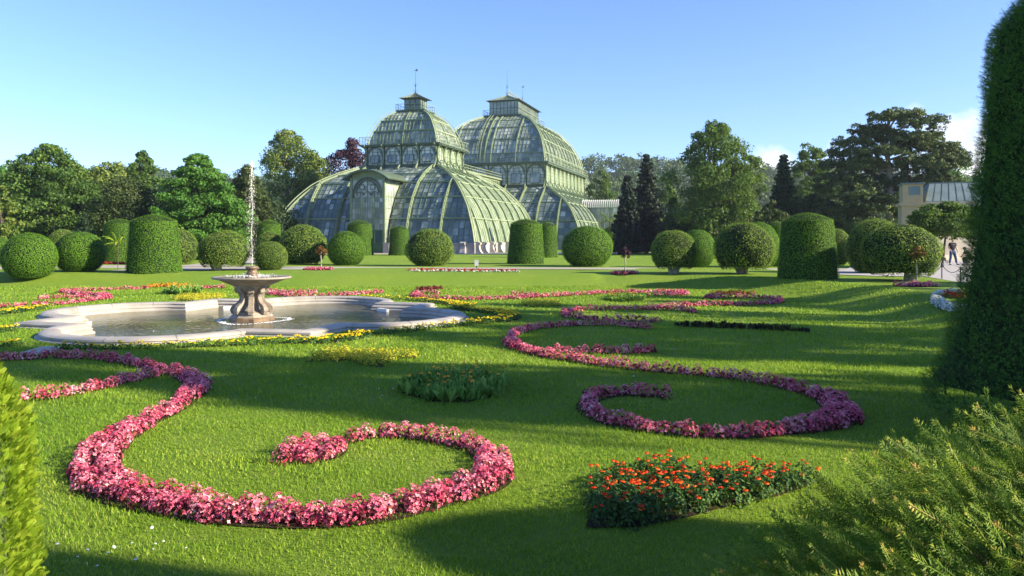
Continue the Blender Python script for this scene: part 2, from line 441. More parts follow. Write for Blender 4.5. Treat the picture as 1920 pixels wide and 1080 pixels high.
def mat_lawn():
    m, nt, p = new_mat('lawn')
    n1 = tex_noise(nt, .35, 3); n2 = tex_noise(nt, 3.0, 5, .6); n3 = tex_noise(nt, 60, 4, .7); n4 = tex_noise(nt, 14, 3, .6, vscale=(.35, 1.6, 1))
    c = ramp(nt, n3, [(.25, (.09, .16, .012)), (.55, (.19, .30, .025)), (.8, (.29, .39, .045))])
    c = mixcol(nt, ramp(nt, n2, [(.42, (0, 0, 0)), (.72, (.55, .55, .55))]), c, (.24, .30, .05))
    c = mixcol(nt, ramp(nt, n1, [(.35, (0, 0, 0)), (.7, (.45, .45, .45))]), c, (.10, .22, .018))
    c = mixcol(nt, ramp(nt, n4, [(.5, (0, 0, 0)), (.75, (.4, .4, .4))]), c, (.10, .18, .018))
    nt.links.new(c, p.inputs['Base Color'])
    p.inputs['Roughness'].default_value = .85; p.inputs['Specular IOR Level'].default_value = .15
    b = nt.nodes.new('ShaderNodeBump'); b.inputs['Strength'].default_value = .9; b.inputs['Distance'].default_value = .05
    ad = nt.nodes.new('ShaderNodeMath'); ad.operation = 'ADD'
    nt.links.new(n3, ad.inputs[0]); nt.links.new(tex_noise(nt, 18, 4, .7), ad.inputs[1])
    nt.links.new(ad.outputs[0], b.inputs['Height']); nt.links.new(b.outputs[0], p.inputs['Normal'])
    return m
M['lawn'] = mat_lawn()
mb = MB(); mb.grid(np.stack([gx, gy, gz], -1))
ground = mb.build('ground', M['lawn'], smooth=True, attr=False)
tag(ground, kind='structure')

def sheet(name, pts, mat, kind='structure', dz=.006):
    mb = MB(); P = [(x, y, dz) for x, y in pts]
    n = len(P)
    mb.add(P, [tuple(range(n))])
    o = mb.build(name, mat, attr=False); tag(o, kind=kind); return o

def strip(name, px, mat, dz=.006):
    """px: (x pixel, y pixel of far edge, y pixel of near edge) on z = 0"""
    far = [G(x, yf, 0)[:2] for x, yf, yn in px]; near = [G(x, yn, 0)[:2] for x, yf, yn in px]
    P = np.array([[(a[0], a[1], dz) for a in near], [(b[0], b[1], dz) for b in far]])
    mb = MB(); mb.grid(P); o = mb.build(name, mat, attr=False); tag(o, kind='structure'); return o

strip('path', [(-260, 500, 516), (-100, 499, 514), (0, 498, 512), (100, 497.5, 510), (200, 497.5, 507.5), (330, 497, 507), (480, 497, 505.5), (600, 500, 505), (800, 501.6, 504.6), (1000, 501.6, 504.6), (1250, 502, 505.5), (1400, 503, 508), (1560, 503.5, 515), (1640, 503, 517)], M['gravel'])
strip('path', [(-100, 476, 481.5), (200, 476.5, 481), (450, 476.5, 479.5), (600, 474.6, 477.2), (700, 474.2, 476.8), (900, 474, 477), (1060, 473, 476), (1300, 472.5, 475)], M['gravel'], .012)
# cross path leading back on the left
a, b, c, d = G(330, 500, 0), G(470, 500, 0), G(560, 480.5, 0), G(478, 480.5, 0)
sheet('path', [a[:2], b[:2], c[:2], d[:2]], M['gravel'], dz=.018)
# the wide gravel yard on the right
sheet('yard', [G(1560, 515, 0)[:2], G(1645, 518.5, 0)[:2], G(1733, 519, 0)[:2], G(1803, 531, 0)[:2], G(1900, 545, 0)[:2], (30, 20), (60, 20), (90, 75), (34, 75), G(1700, 492, 0)[:2], G(1600, 500, 0)[:2]], M['plaza'], dz=.024)
# small stepping slab by the basin, lower left
mb = MB()
c0, c1, c2, c3 = G(38, 664), G(78, 652), G(118, 652), G(92, 664)
mb.add([(*c0[:2], -.47), (*c3[:2], -.47), (*c2[:2], -.47), (*c1[:2], -.47), (*c0[:2], -.52), (*c3[:2], -.52), (*c2[:2], -.52), (*c1[:2], -.52)], [(0, 1, 2, 3), (4, 5, 1, 0), (5, 6, 2, 1), (6, 7, 3, 2), (7, 4, 0, 3)])
tag(mb.build('paving_slab', M['stone']), 'pale flat paving slab in the lawn at the left end of the basin', 'slab')

# ------------------------------------------------------------------ grass blades on the near lawn
def grass():
    mb = MB()
    for (y0, y1, dens, hgt, wid) in ((4.6, 7.0, 3000, .026, .0050), (7.0, 10, 1700, .029, .0068), (10, 14, 800, .042, .0095), (14, 20, 380, .045, .014), (20, 36, 110, .05, .024)):
        wx = .70 * y1
        n = int((y1 - y0) * 2 * wx * dens)
        x = R.uniform(-wx, wx, n); y = R.uniform(y0, y1, n)
        k = (np.abs(x) < .70 * y + .3) & (poly_dist(x - FC[0], y - FC[1], BO) > .35) & (poly_dist(x, y, FOOT) < 3)
        x, y = x[k], y[k]; n = len(x)
        z = H(x, y)
        h = hgt * R.uniform(.5, 1.35, n) * (1 + .35 * np.sin(x * 2.1 + np.sin(y * 1.7) * 2) * np.sin(y * 2.7 + 1))
        a = R.uniform(0, 2 * pi, n); w = wid * R.uniform(.6, 1.3, n)
        lean = h * R.uniform(.1, 1.1, n); b = R.uniform(0, 2 * pi, n)
        V = np.empty((n, 3, 3))
        V[:, 0] = np.stack([x - w * np.cos(a), y - w * np.sin(a), z - .005], -1)
        V[:, 1] = np.stack([x + w * np.cos(a), y + w * np.sin(a), z - .005], -1)
        V[:, 2] = np.stack([x + lean * np.cos(b), y + lean * np.sin(b), z + h], -1)
        mb.add(V.reshape(-1, 3), np.arange(3 * n).reshape(-1, 3), R.beta(2.2, 2.8, n))
    o = mb.build('grass', M['grass_blade']); tag(o, kind='stuff')
    tag(o, 'short mown green grass of the sunken lawn', 'grass')
grass()

# white clover heads and daisies scattered in the lawn: nobody could count them
mb = MB()
pts = []
for (px, py, n, sp) in ((215, 1045, 16, .22), (985, 585, 6, .8), (1730, 615, 26, .7), (905, 665, 8, .9), (250, 620, 10, 1.6), (700, 640, 9, 1.5), (1240, 715, 6, .7), (715, 730, 6, .8), (860, 690, 7, .6), (455, 655, 6, .6)):
    g = G(px, py)
    for _ in range(n): pts.append((g[0] + R.normal() * sp, g[1] + R.normal() * sp * .8))
pts = np.array(pts); z = H(pts[:, 0], pts[:, 1]) + .045
hex_v = [(cos(i * pi / 3), sin(i * pi / 3), 0) for i in range(6)] + [(0, 0, .5)]
hex_f = [(i, (i + 1) % 6, 6) for i in range(6)]
inst(mb, hex_v, hex_f, np.column_stack([pts, z]), frames(np.tile([[0, 0, 1.]], (len(pts), 1)) + .3 * R.normal(size=(len(pts), 3))), R.uniform(.008, .014, len(pts)), .9)
tag(mb.build('daisies', M['petal_white']), 'tiny white daisies and clover dotted over the lawn', 'wild flowers', kind='stuff')

# ------------------------------------------------------------------ basin, water and fountain
def offset_closed(P, d):
    n = len(P); Q = np.empty_like(P)
    for i in range(n):
        a = P[i - 1]; b = P[i]; c = P[(i + 1) % n]
        t1 = (b - a) / np.linalg.norm(b - a); t2 = (c - b) / np.linalg.norm(c - b)
        n1 = np.array([t1[1], -t1[0]]); n2 = np.array([t2[1], -t2[0]])
        m = n1 + n2; m /= np.linalg.norm(m)
        Q[i] = b + m * d / max(.5, m @ n1)
    return Q

bas = empty('basin', (FC[0], FC[1], LAWN_Z))
tag(bas, 'low pale stone quatrefoil basin with rounded lobes and square corners round the fountain', 'basin')
prof = [(.30, -.06), (.30, .012), (.28, .022), (.205, .025), (.195, .04), (.225, .06), (.22, .095), (.165, .125), (.06, .138), (-.06, .138), (-.15, .125), (-.2, .09), (-.19, .05), (-.24, .02), (-.27, -.01), (-.25, -.05), (-.30, -.09), (-.30, -.60)]
rings = []
for d, z in prof:
    Q = offset_closed(BO, d)
    rings.append(np.column_stack([Q, np.full(len(Q), z)]))
mb = MB(); mb.grid(np.array(rings), closed=True)
rim = mb.build('rim', M['stone'], bas, smooth=False)
me = rim.data
bm_norm = np.zeros(len(me.polygons), bool); me.polygons.foreach_set('use_smooth', ~bm_norm)
try:
    me.set_sharp_from_angle(angle=radians(28))
except Exception:
    pass
mb = MB()                                # thin mortar joints standing just proud of the stone
nb = len(BO)
for i in range(0, nb, 4):
    pp = [np.array(rings[k][i]) for k in range(1, 14)]
    ctr = np.mean(pp, axis=0)
    mb.tube([ctr + (q - ctr) * 1.004 for q in pp], .006, 4)
tag(mb.build('mortar_joints', mat_solid('mortar', (.22, .20, .16)), bas), kind='stuff')
Q = offset_closed(BO, -.28)
mb = MB(); mb.add(np.column_stack([Q, np.full(nb, -.50)]), [tuple(range(nb))])
mb.build('basin_floor', mat_solid('algae_floor', (.15, .14, .07), (.08, .085, .045), rough=.8, scale=1.4), bas)
for k, (a, r0) in enumerate(((118, 4.1), (199, 4.1), (222, 4.35), (40, 4.2))):
    mb = MB(); a = radians(a); c = np.array([cos(a), sin(a)]) * r0; t = np.array([-sin(a), cos(a)]); nrm = np.array([cos(a), sin(a)])
    L = (.22, .3, .3, .3)[k]
    q = [c - t * L, c + t * L, c + t * L + nrm * .1, c - t * L + nrm * .1]
    mb.add([(*p, -.18) for p in q] + [(*p, -.04) for p in q], [(3, 2, 1, 0), (4, 5, 6, 7), (0, 1, 5, 4), (1, 2, 6, 5), (2, 3, 7, 6), (3, 0, 4, 7)])
    mb.build('inlet_panel', M['white_paint'], bas)

def mat_water():
    m, nt, p = new_mat('fountain_water')
    out = nt.nodes['Material Output']
    p.inputs['Base Color'].default_value = (.18, .17, .10, 1); p.inputs['Roughness'].default_value = .04
    p.inputs['IOR'].default_value = 1.33; p.inputs['Specular IOR Level'].default_value = .9
    tr = nt.nodes.new('ShaderNodeBsdfTransparent'); tr.inputs['Color'].default_value = (.75, .78, .62, 1)
    mx = nt.nodes.new('ShaderNodeMixShader'); mx.inputs[0].default_value = .35
    nt.links.new(p.outputs[0], mx.inputs[1]); nt.links.new(tr.outputs[0], mx.inputs[2]); nt.links.new(mx.outputs[0], out.inputs['Surface'])
    b = nt.nodes.new('ShaderNodeBump'); b.inputs['Strength'].default_value = .35; b.inputs['Distance'].default_value = .03
    tcn = nt.nodes.new('ShaderNodeTexCoord')
    w = nt.nodes.new('ShaderNodeTexWave'); w.wave_type = 'RINGS'; w.rings_direction = 'Z'; w.inputs['Scale'].default_value = 1.6; w.inputs['Distortion'].default_value = 3.5; w.inputs['Detail'].default_value = 3
    nt.links.new(tcn.outputs['Object'], w.inputs['Vector'])
    ad = nt.nodes.new('ShaderNodeMath'); ad.operation = 'MULTIPLY_ADD'
    nt.links.new(w.outputs['Fac'], ad.inputs[0]); ad.inputs[1].default_value = .25; nt.links.new(tex_noise(nt, 3.0, 4, .6), ad.inputs[2])
    nt.links.new(ad.outputs[0], b.inputs['Height']); nt.links.new(b.outputs[0], p.inputs['Normal'])
    return m
M['water'] = mat_water()
M['spray'] = mat_solid('white_water', (.85, .88, .9), (.75, .8, .84), rough=.2)
mb = MB(); mb.add(np.column_stack([Q, np.zeros(nb)]), [tuple(range(nb))])
wat = mb.build('water', M['water'], loc=(FC[0], FC[1], -.63)); tag(wat, kind='structure')

fo = empty('fountain', (FC[0], FC[1], -.63))
tag(fo, 'carved stone fountain with a wide bowl on a scrolled pedestal in the basin', 'fountain')
# base, core, scroll brackets
mb = MB()
def ngon_lathe(mb, prof, n=8, rot=0.0):
    a = np.arange(n) * 2 * pi / n + rot
    P = np.array([[(r * cos(t), r * sin(t), z) for t in a] for r, z in prof]); mb.grid(P, closed=True)
ngon_lathe(mb, [(.62, -.1), (.62, .09), (.585, .12)], 8, pi / 8)
mb.build('pedestal_base', M['stone_wet'], fo)
mb = MB(); ngon_lathe(mb, [(.585, .12), (.56, .15), (.545, .17), (.50, .20), (.46, .24), (.30, .30), (.25, .45), (.24, .62), (.26, .78), (.42, .90), (.48, .94), (.50, 1.0)], 8, pi / 8)
mb.build('pedestal', M['stone_dark'], fo)
for k in range(8):
    a = k * pi / 4 + radians(14)
    mb = MB()
    # side profile (radius, z) of a double scroll, thick 0.1
    ctr = [(.50, .20), (.53, .30), (.50, .40), (.43, .47), (.36, .52), (.31, .60), (.30, .68), (.33, .76), (.39, .82), (.42, .88), (.44, .95)]
    th = [.09, .115, .12, .10, .075, .06, .055, .06, .075, .08, .06]
    outp = [(r + t * .5, z) for (r, z), t in zip(ctr, th)]; inp = [(r - t * .9, z) for (r, z), t in zip(ctr, th)]
    w = .06
    P = []
    for (ro, zo), (ri, zi) in zip(outp, inp):
        P.append([(ro, -w, zo), (ro, w, zo), (ri, w, zi), (ri, -w, zi)])
    P = np.array(P); c, s = cos(a), sin(a)
    Pr = P.copy(); Pr[..., 0] = P[..., 0] * c - P[..., 1] * s; Pr[..., 1] = P[..., 0] * s + P[..., 1] * c
    mb.grid(Pr, closed=True)
    for (r, z, rad) in ((.50, .33, .085), (.40, .84, .062)):      # volutes either side
        for sg in (-1, 1):
            q = []
            for rr, off in ((rad, .0), (rad, .075), (rad * .72, .083), (rad * .66, .07), (rad * .3, .075), (0.001, .08)):
                ring = []
                for t in np.arange(12) * 2 * pi / 12:
                    x = r + rr * cos(t); zz = z + rr * sin(t); y = sg * off
                    ring.append((x * c - y * s, x * s + y * c, zz))
                q.append(ring)
            mb.grid(np.array(q), closed=True)
    mb.build('scroll', M['stone_dark'], fo)
mb = MB()
mb.lathe([(.40, .99), (.52, 1.0), (.60, 1.03), (.78, 1.11), (.93, 1.165), (.99, 1.18), (1.06, 1.185), (1.085, 1.205), (1.08, 1.235), (1.05, 1.25), (1.0, 1.245), (.93, 1.225), (.6, 1.17), (.2, 1.14), (.0, 1.14)], 56)
mb.build('bowl', M['stone_dark'], fo, smooth=True)
mb = MB(); mb.lathe([(0.001, 1.228), (.5, 1.228), (.93, 1.228)], 40); mb.build('bowl_water', M['water'], fo)
mb = MB(); mb.lathe([(.20, 1.14), (.20, 1.26), (.165, 1.29), (.155, 1.31), (.17, 1.335), (.165, 1.36), (.135, 1.375), (.135, 1.44), (.15, 1.455), (.175, 1.47), (.18, 1.51), (.16, 1.535), (.05, 1.54), (.001, 1.52)], 24)
mb.build('nozzle', M['stone_wet'], fo, smooth=True)

# the jet: rising stream and falling drops
jet = empty('water_jet', (FC[0], FC[1], .92))
tag(jet, 'tall thin white jet of water rising from the fountain with falling drops', 'water jet')
mb = MB()
zz = np.linspace(0, 2.5, 26)
mb.tube(np.column_stack([.008 * np.sin(zz * 5), .008 * np.cos(zz * 4), zz]), np.linspace(.0055, .002, 26) * R.uniform(.7, 1.3, 26), 5)
mb.build('stream', M['spray'], jet)
octv = [(1, 0, 0), (-1, 0, 0), (0, 1, 0), (0, -1, 0), (0, 0, 1), (0, 0, -1)]
octf = [(0, 2, 4), (2, 1, 4), (1, 3, 4), (3, 0, 4), (2, 0, 5), (1, 2, 5), (3, 1, 5), (0, 3, 5)]
mb = MB()
n = 1300
t = R.random(n) ** .85
z = 2.95 * t + R.normal(size=n) * .04
spread = .015 + .075 * np.sin(pi * np.clip(t * .8 + .2, 0, 1))
x = R.normal(size=n) * spread * .8 - .03 * (1 - t); y = R.normal(size=n) * spread
sc = np.column_stack([np.full(n, .0026), np.full(n, .0026), R.uniform(.004, .012, n)]) * R.uniform(.4, 1.1, n)[:, None]
inst(mb, octv, octf, np.column_stack([x, y, z]), np.tile(np.eye(3), (n, 1, 1)), sc, .5)
tag(mb.build('falling_drops', M['spray'], jet), kind='stuff')
mb = MB()                                  # splashes in the bowl and foam ring below
n = 420
a = R.uniform(0, 2 * pi, n); r = .2 + .5 * R.random(n) ** 1.6
z = .31 - .92 + .63 - .02 + np.abs(R.normal(size=n)) * .045 * np.exp(-(r - .2) * 2)
inst(mb, octv, octf, np.column_stack([r * np.cos(a), r * np.sin(a), np.full(n, 1.235 - 1.55) + np.abs(R.normal(size=n)) * .04]), np.tile(np.eye(3), (n, 1, 1)), R.uniform(.004, .012, n), .5)
n = 700
a = R.uniform(0, 2 * pi, n); r = .95 + R.normal(size=n) * .05 + .12 * np.sin(3 * a)
inst(mb, octv, octf, np.column_stack([r * np.cos(a), r * np.sin(a), np.full(n, -1.545)]), np.tile(np.eye(3), (n, 1, 1)), np.column_stack([R.uniform(.008, .03, n)] * 2 + [np.full(n, .006)]), .5)
tag(mb.build('splash', M['spray'], jet), kind='stuff')

# ------------------------------------------------------------------ flower beds
def smooth_line(pts, step=.06, zfull=True):
    pts = np.array(pts, float)
    P = np.vstack([2 * pts[0] - pts[1], pts, 2 * pts[-1] - pts[-2]])
    out = []
    for i in range(1, len(P) - 2):
        p0, p1, p2, p3 = P[i - 1], P[i], P[i + 1], P[i + 2]
        n = max(2, int(np.linalg.norm((p2 - p1) * (1, 1, 1 if zfull else 0)) / step))
        for t in np.arange(n) / n:
            out.append(.5 * ((2 * p1) + (-p0 + p2) * t + (2 * p0 - 5 * p1 + 4 * p2 - p3) * t * t + (-p0 + 3 * p1 - 3 * p2 + p3) * t ** 3))
    out.append(P[-2]); return np.array(out)

def ribbon_points(px, spacing, z=LAWN_Z, lift=.07, shrink=.075):
    """px: (x, y, half width in metres); y is the middle of the flower band"""
    pts = [(*G(x, y, z + lift)[:2], max(.05, w - shrink)) for x, y, w in px]
    L = smooth_line(pts, zfull=False)
    seg = np.hypot(*np.diff(L[:, :2], axis=0).T)
    s = np.concatenate([[0], np.cumsum(seg)])
    area = np.sum(seg * 2 * (L[:-1, 2] + L[1:, 2]) / 2)
    n = max(3, int(area / spacing ** 2 * 1.15))
    # rows across
    out = []
    u = 0.0
    while u <= s[-1]:
        x = np.interp(u, s, L[:, 0]); y = np.interp(u, s, L[:, 1]); w = np.interp(u, s, L[:, 2])
        e = .02
        tx = np.interp(u + e, s, L[:, 0]) - np.interp(u - e, s, L[:, 0]); ty = np.interp(u + e, s, L[:, 1]) - np.interp(u - e, s, L[:, 1])
        l = sqrt(tx * tx + ty * ty) + 1e-9; nx, ny = -ty / l, tx / l
        k = max(1, int(round(2 * w / spacing)))
        for i in range(k):
            o = (i - (k - 1) / 2) * (2 * w / k if k > 1 else 0)
            jx, jy = R.normal(size=2) * spacing * .16
            out.append((x + nx * o + jx, y + ny * o + jy))
        u += spacing * .92
    return np.array(out), L

def poly_points(px, spacing, z=LAWN_Z, lift=.05):
    P = np.array([G(x, y, z + lift)[:2] for x, y in px])
    (x0, y0), (x1, y1) = P.min(0), P.max(0)
    gx, gy = np.meshgrid(np.arange(x0, x1 + spacing, spacing), np.arange(y0, y1 + spacing, spacing))
    gx = gx.ravel() + R.normal(size=gx.size) * spacing * .2; gy = gy.ravel() + R.normal(size=gy.size) * spacing * .2
    k = poly_dist(gx, gy, P) < 0
    return np.column_stack([gx[k], gy[k]]), P

PETAL_V = [(0, 0, 0), (.55, -.35, .25), (1, 0, .3), (.55, .35, .25)]
def flower_template(k):
    V = []; Fc = []
    for i in range(k):
        a = 2 * pi * i / k
        for (x, y, z) in PETAL_V: V.append((x * cos(a) - y * sin(a), x * sin(a) + y * cos(a), z))
        Fc.append((4 * i, 4 * i + 1, 4 * i + 2, 4 * i + 3))
    return np.array(V), np.array(Fc)
FL4 = flower_template(4)
HEAD_V = np.array([(cos(i * pi / 4), sin(i * pi / 4), 0) for i in range(8)] + [(.7 * cos(i * pi / 4 + .4), .7 * sin(i * pi / 4 + .4), .42) for i in range(8)] + [(0, 0, .5)])
HEAD_F4 = np.array([(i, (i + 1) % 8, 8 + (i + 1) % 8, 8 + i) for i in range(8)])

def bed(name, label, cat, group, pts, L, parts, hgt, rad, z0=None, ring_soil=.0, boundary=None):
    """parts: list of (part name, kind, material, count per plant, size, low, high)"""
    ctr = pts.mean(0); zc = float(H(*ctr)) if z0 is None else z0
    root = empty(name, (ctr[0], ctr[1], zc)); tag(root, label, cat, group)
    O = np.array([ctr[0], ctr[1], zc])
    n = len(pts)
    gz = H(pts[:, 0], pts[:, 1])
    ph = hgt * R.uniform(.72, 1.25, n); pr = rad * R.uniform(.8, 1.2, n); prn = R.normal(size=n) * .13
    # soil
    mb = MB()
    if boundary is not None:
        mb.add(np.column_stack([boundary, H(boundary[:, 0], boundary[:, 1]) + .012]) - O, [tuple(range(len(boundary)))])
    elif L is not None:
        tx = np.gradient(L[:, 0]); ty = np.gradient(L[:, 1]); l = np.hypot(tx, ty) + 1e-9
        nx, ny = -ty / l, tx / l; w = L[:, 2] + .03
        A = np.column_stack([L[:, 0] + nx * w, L[:, 1] + ny * w]); B = np.column_stack([L[:, 0] - nx * w, L[:, 1] - ny * w])
        mb.grid(np.array([np.column_stack([B, H(*B.T) + .012]) - O, np.column_stack([A, H(*A.T) + .012]) - O]))
    if mb.n: mb.build('soil', M['soil'], root)
    for (pn, kind, mat, cnt, size, lo, hi) in parts:
        N = int(n * cnt)
        idx = R.integers(0, n, N) if cnt < 1 else np.repeat(np.arange(n), int(cnt))
        N = len(idx)
        th = R.uniform(0, 2 * pi, N)
        cz = R.uniform(lo, hi, N)                        # 0 = skirt, 1 = top of the mound
        rr = np.sqrt(np.clip(1 - cz ** 2, 0, 1))
        c = np.column_stack([pts[idx, 0] + pr[idx] * rr * np.cos(th), pts[idx, 1] + pr[idx] * rr * np.sin(th), gz[idx] + .02 + ph[idx] * cz * R.uniform(.9, 1.06, N)]) - O
        out = np.column_stack([rr * np.cos(th), rr * np.sin(th), cz + .25])
        nrm = out + R.normal(size=(N, 3)) * .35
        rn = np.clip(R.beta(2, 2, N) + prn[idx], 0, 1)
        mb = MB()
        if kind == 'flower':
            inst(mb, FL4[0], FL4[1], c, frames(nrm), size * R.uniform(.7, 1.25, N), rn)
        elif kind == 'leaf':
            inst(mb, LEAF_V, np.array(LEAF_F), c, frames(nrm), np.column_stack([size * R.uniform(.7, 1.3, N)] * 2 + [np.full(N, size)]), rn)
        elif kind == 'blade':                            # upright tongue leaves, rooted at the ground
            cc = np.column_stack([pts[idx, 0] + R.normal(size=N) * rad * .3, pts[idx, 1] + R.normal(size=N) * rad * .3, gz[idx] + .01]) - O
            dirs = np.column_stack([np.cos(th) * .5, np.sin(th) * .5, R.uniform(.5, 1.4, N)]); dirs /= np.linalg.norm(dirs, axis=1)[:, None]
            side = np.cross(dirs, unit_rand(N)); side /= np.linalg.norm(side, axis=1)[:, None]
            nn = np.cross(side, dirs)
            rot = np.stack([dirs, side, nn], -1)
            BV = [(0, -.05, 0), (.55, -.21, .05), (1, 0, -.10), (.55, .21, .05)]
            inst(mb, BV, np.array(LEAF_F), cc, rot, ph[idx] * R.uniform(.6, 1.15, N), rn)
        elif kind == 'head':
            up = np.column_stack([R.normal(size=N) * .25, R.normal(size=N) * .25, np.ones(N)])
            c[:, 2] = gz[idx] + ph[idx] * R.uniform(1.0, 1.38, N) - O[2]
            st = MB()
            for q in c[:300]: st.tube([q - (0, 0, ph.mean() * .55), q], .0035, 3, cap=False)
            tag(st.build('stems', M['lf_marigold'], root), kind='stuff')
            order = np.argsort((c[:, 1] + O[1]))[:100]   # the hundred nearest heads are parts of their own
            for q in order:
                one = MB(); inst(one, HEAD_V, HEAD_F4, c[q:q + 1], frames(up[q:q + 1]), np.array([size * R.uniform(.75, 1.25)]), rn[q:q + 1])
                one.build('flower_head', mat, root)
            rest = np.setdiff1d(np.arange(N), order)
            if len(rest) == 0: continue
            c = c[rest]; up = up[rest]; rn = rn[rest]; N = len(rest)
            inst(mb, HEAD_V, HEAD_F4, c, frames(up), size * R.uniform(.75, 1.25, N), rn)
        tag(mb.build(pn, mat, root), kind='stuff')
    return root

def lod(y):
    """detail by distance in metres"""
    return float(np.clip(8.0 / y, .22, 1.0))

def begonia(label, px, spacing=.17, group='pink begonia scroll beds in the sunken lawn', z=LAWN_Z, hgt=.145, name='flower_bed', petals='petal_pink', leaves='lf_begonia', lift=.07):
    pts, L = ribbon_points(px, spacing, z, lift)
    q = lod(pts[:, 1].mean()); big = min(2.3, (1 / q) ** .55)
    return bed(name, label, 'flower bed', group, pts, L,
        [('leaves', 'leaf', M[leaves], max(8, int(34 * q)), .045 * big, -.15, .8), ('blossoms', 'flower', M[petals], max(10, int(115 * q)), .0142 * big, .05, 1.0)], hgt, .095)

begonia('broad pink begonia scroll curling round the near left of the lawn',
    [(100, 664, 0.139), (200, 669, 0.164), (290, 686, 0.172), (352, 703, 0.197), (366, 722, 0.221), (330, 757, 0.18), (262, 790, 0.197), (200, 830, 0.246), (176, 862, 0.271), (199, 900, 0.262), (260, 923, 0.238), (360, 945, 0.213), (480, 958, 0.205), (600, 961, 0.205), (720, 951, 0.197), (830, 923, 0.205), (905, 900, 0.23), (930, 872, 0.213), (910, 843, 0.18), (860, 823, 0.148), (780, 810, 0.139), (700, 808, 0.139), (645, 818, 0.148)], .163)
begonia('oval clump of deep pink begonias ending the near left scroll', [(530, 852, .20), (560, 846, .34), (592, 838, .36), (625, 824, .22)], .17)
begonia('thin shaded begonia arm running to the left hedge', [(32, 742, .14), (100, 738, .10), (180, 722, .10), (250, 707, .11), (305, 695, .12)], .15)
begonia('narrow pink begonia line meeting the paving slab at the left edge', [(-40, 671, .10), (20, 669, .11), (90, 665, .12)], .15)
begonia('long pink begonia wave sweeping across the right lawn into a wide curl',
    [(1215, 612, 0.18), (1140, 606, 0.135), (1060, 607, 0.135), (990, 615, 0.153), (958, 628, 0.171), (965, 645, 0.198), (1010, 659, 0.18), (1080, 671, 0.162), (1150, 681, 0.153), (1230, 690, 0.144), (1320, 697, 0.153), (1410, 708, 0.162), (1490, 723, 0.18), (1550, 744, 0.207), (1580, 772, 0.27), (1545, 790, 0.216), (1470, 800, 0.171), (1380, 807, 0.162), (1290, 804, 0.162), (1200, 795, 0.153), (1130, 779, 0.162), (1102, 760, 0.189), (1110, 741, 0.18), (1160, 731, 0.171), (1215, 733, 0.18), (1250, 738, 0.135)], .155)
begonia('straight shaded begonia arm inside the big right wave', [(1040, 655, .10), (1110, 656, .11), (1180, 656, .14), (1235, 654, .13)], .16)
begonia('begonia loop with a double arm beyond the big right wave',
    [(1232, 599, .15), (1150, 597, .12), (1090, 594, .13), (1058, 588, .16), (1075, 580, .14), (1140, 577, .14), (1210, 577, .14), (1270, 578, .13), (1306, 583, .14)], .17)
begonia('purple pink begonia oval ring below the right bank',
    [(1215, 575, .12), (1300, 571, .12), (1390, 569, .14), (1450, 566, .20), (1462, 561, .20), (1430, 556, .18), (1370, 555, .2), (1320, 557, .22)], .18)
begonia('far pink begonia line running along the lawn under the bank',
    [(822, 549, .16), (790, 548, .2), (774, 552, .2), (800, 557, .16), (870, 559, .14), (940, 558, .14), (1003, 555, .14), (1074, 551, .14), (1145, 547, .13), (1215, 546, .13), (1260, 547, .15)], .18)
begonia('short pink begonia spur off the far line', [(963, 551, .12), (985, 551, .14), (1006, 553, .14)], .18)
begonia('small bright pink begonia ring at the far right of the lawn', [(1190, 548, .22), (1215, 551, .2), (1260, 551, .2), (1284, 549, .22), (1265, 546, .2), (1225, 546, .18)], .18)
begonia('pink begonia zigzag beyond the basin on the far left',
    [(115, 545, .16), (150, 543, .15), (213, 541, .15), (275, 539, .2)], .18)
begonia('pink begonia band folding back on the far left lawn',
    [(112, 546, .16), (150, 550, .22), (190, 552, .26), (200, 556, .24), (170, 561, .2), (130, 566, .13), (67, 570, .12), (0, 573, .12), (-60, 574, .12)], .18)
begonia('short pink begonia line on the far left lawn', [(78, 558, .14), (110, 556, .12), (160, 555, .12)], .18)
begonia('pink begonia line behind the left rim of the fountain bowl', [(360, 540, .15), (390, 538, .15), (423, 537, .24)], .18)
begonia('pink begonia loop seen right of the fountain pedestal', [(590, 546, .15), (550, 548, .16), (515, 546, .2), (505, 549, .2), (540, 553, .15), (590, 553, .12), (640, 552, .12), (690, 548, .16), (716, 546, .2)], .18)
begonia('red pink blossoms round the small far tree left of centre', [(578, 504, .45), (600, 504.4, .6), (622, 504, .45)], .22, group='begonia rings under standard trees', z=0, lift=.06, hgt=.13)
begonia('magenta begonia oval under the dark standard tree', [(1150, 510, .35), (1170, 510.5, .5), (1192, 510, .35)], .22, group='begonia rings under standard trees', z=0, lift=.06, hgt=.13)
begonia('wide magenta begonia oval under the rusty standard tree on the right bank', [(1682, 533, .3), (1715, 534, .45), (1752, 533, .3)], .2, group='begonia rings under standard trees', z=0, lift=.06)
begonia('long thin red flower line edged white on the far bank top', [(768, 506, .25), (870, 506.3, .35), (975, 506.6, .25)], .25, group='red and white beds', z=0, lift=.05, hgt=.10, petals='petal_red')
begonia('white flowers edging the long red line on the far bank', [(772, 507.6, .10), (870, 508, .10), (975, 508.2, .10)], .25, group='red and white beds', z=0, lift=.05, hgt=.09, petals='petal_white', leaves='lf_broad')
begonia('white flower ring half hidden by the tall hedge on the right bank', [(1800, 549, .17), (1765, 552, .16), (1752, 556, .18), (1765, 562, .2), (1790, 568, .2), (1820, 571, .2)], .15, group='red and white beds', z=-.05, lift=.07, petals='petal_white', leaves='lf_broad')
begonia('red flowers inside the white ring on the right bank', [(1775, 554, .12), (1790, 556, .25), (1815, 558, .3)], .15, group='red and white beds', z=-.05, lift=.07, petals='petal_red', leaves='lf_broad')
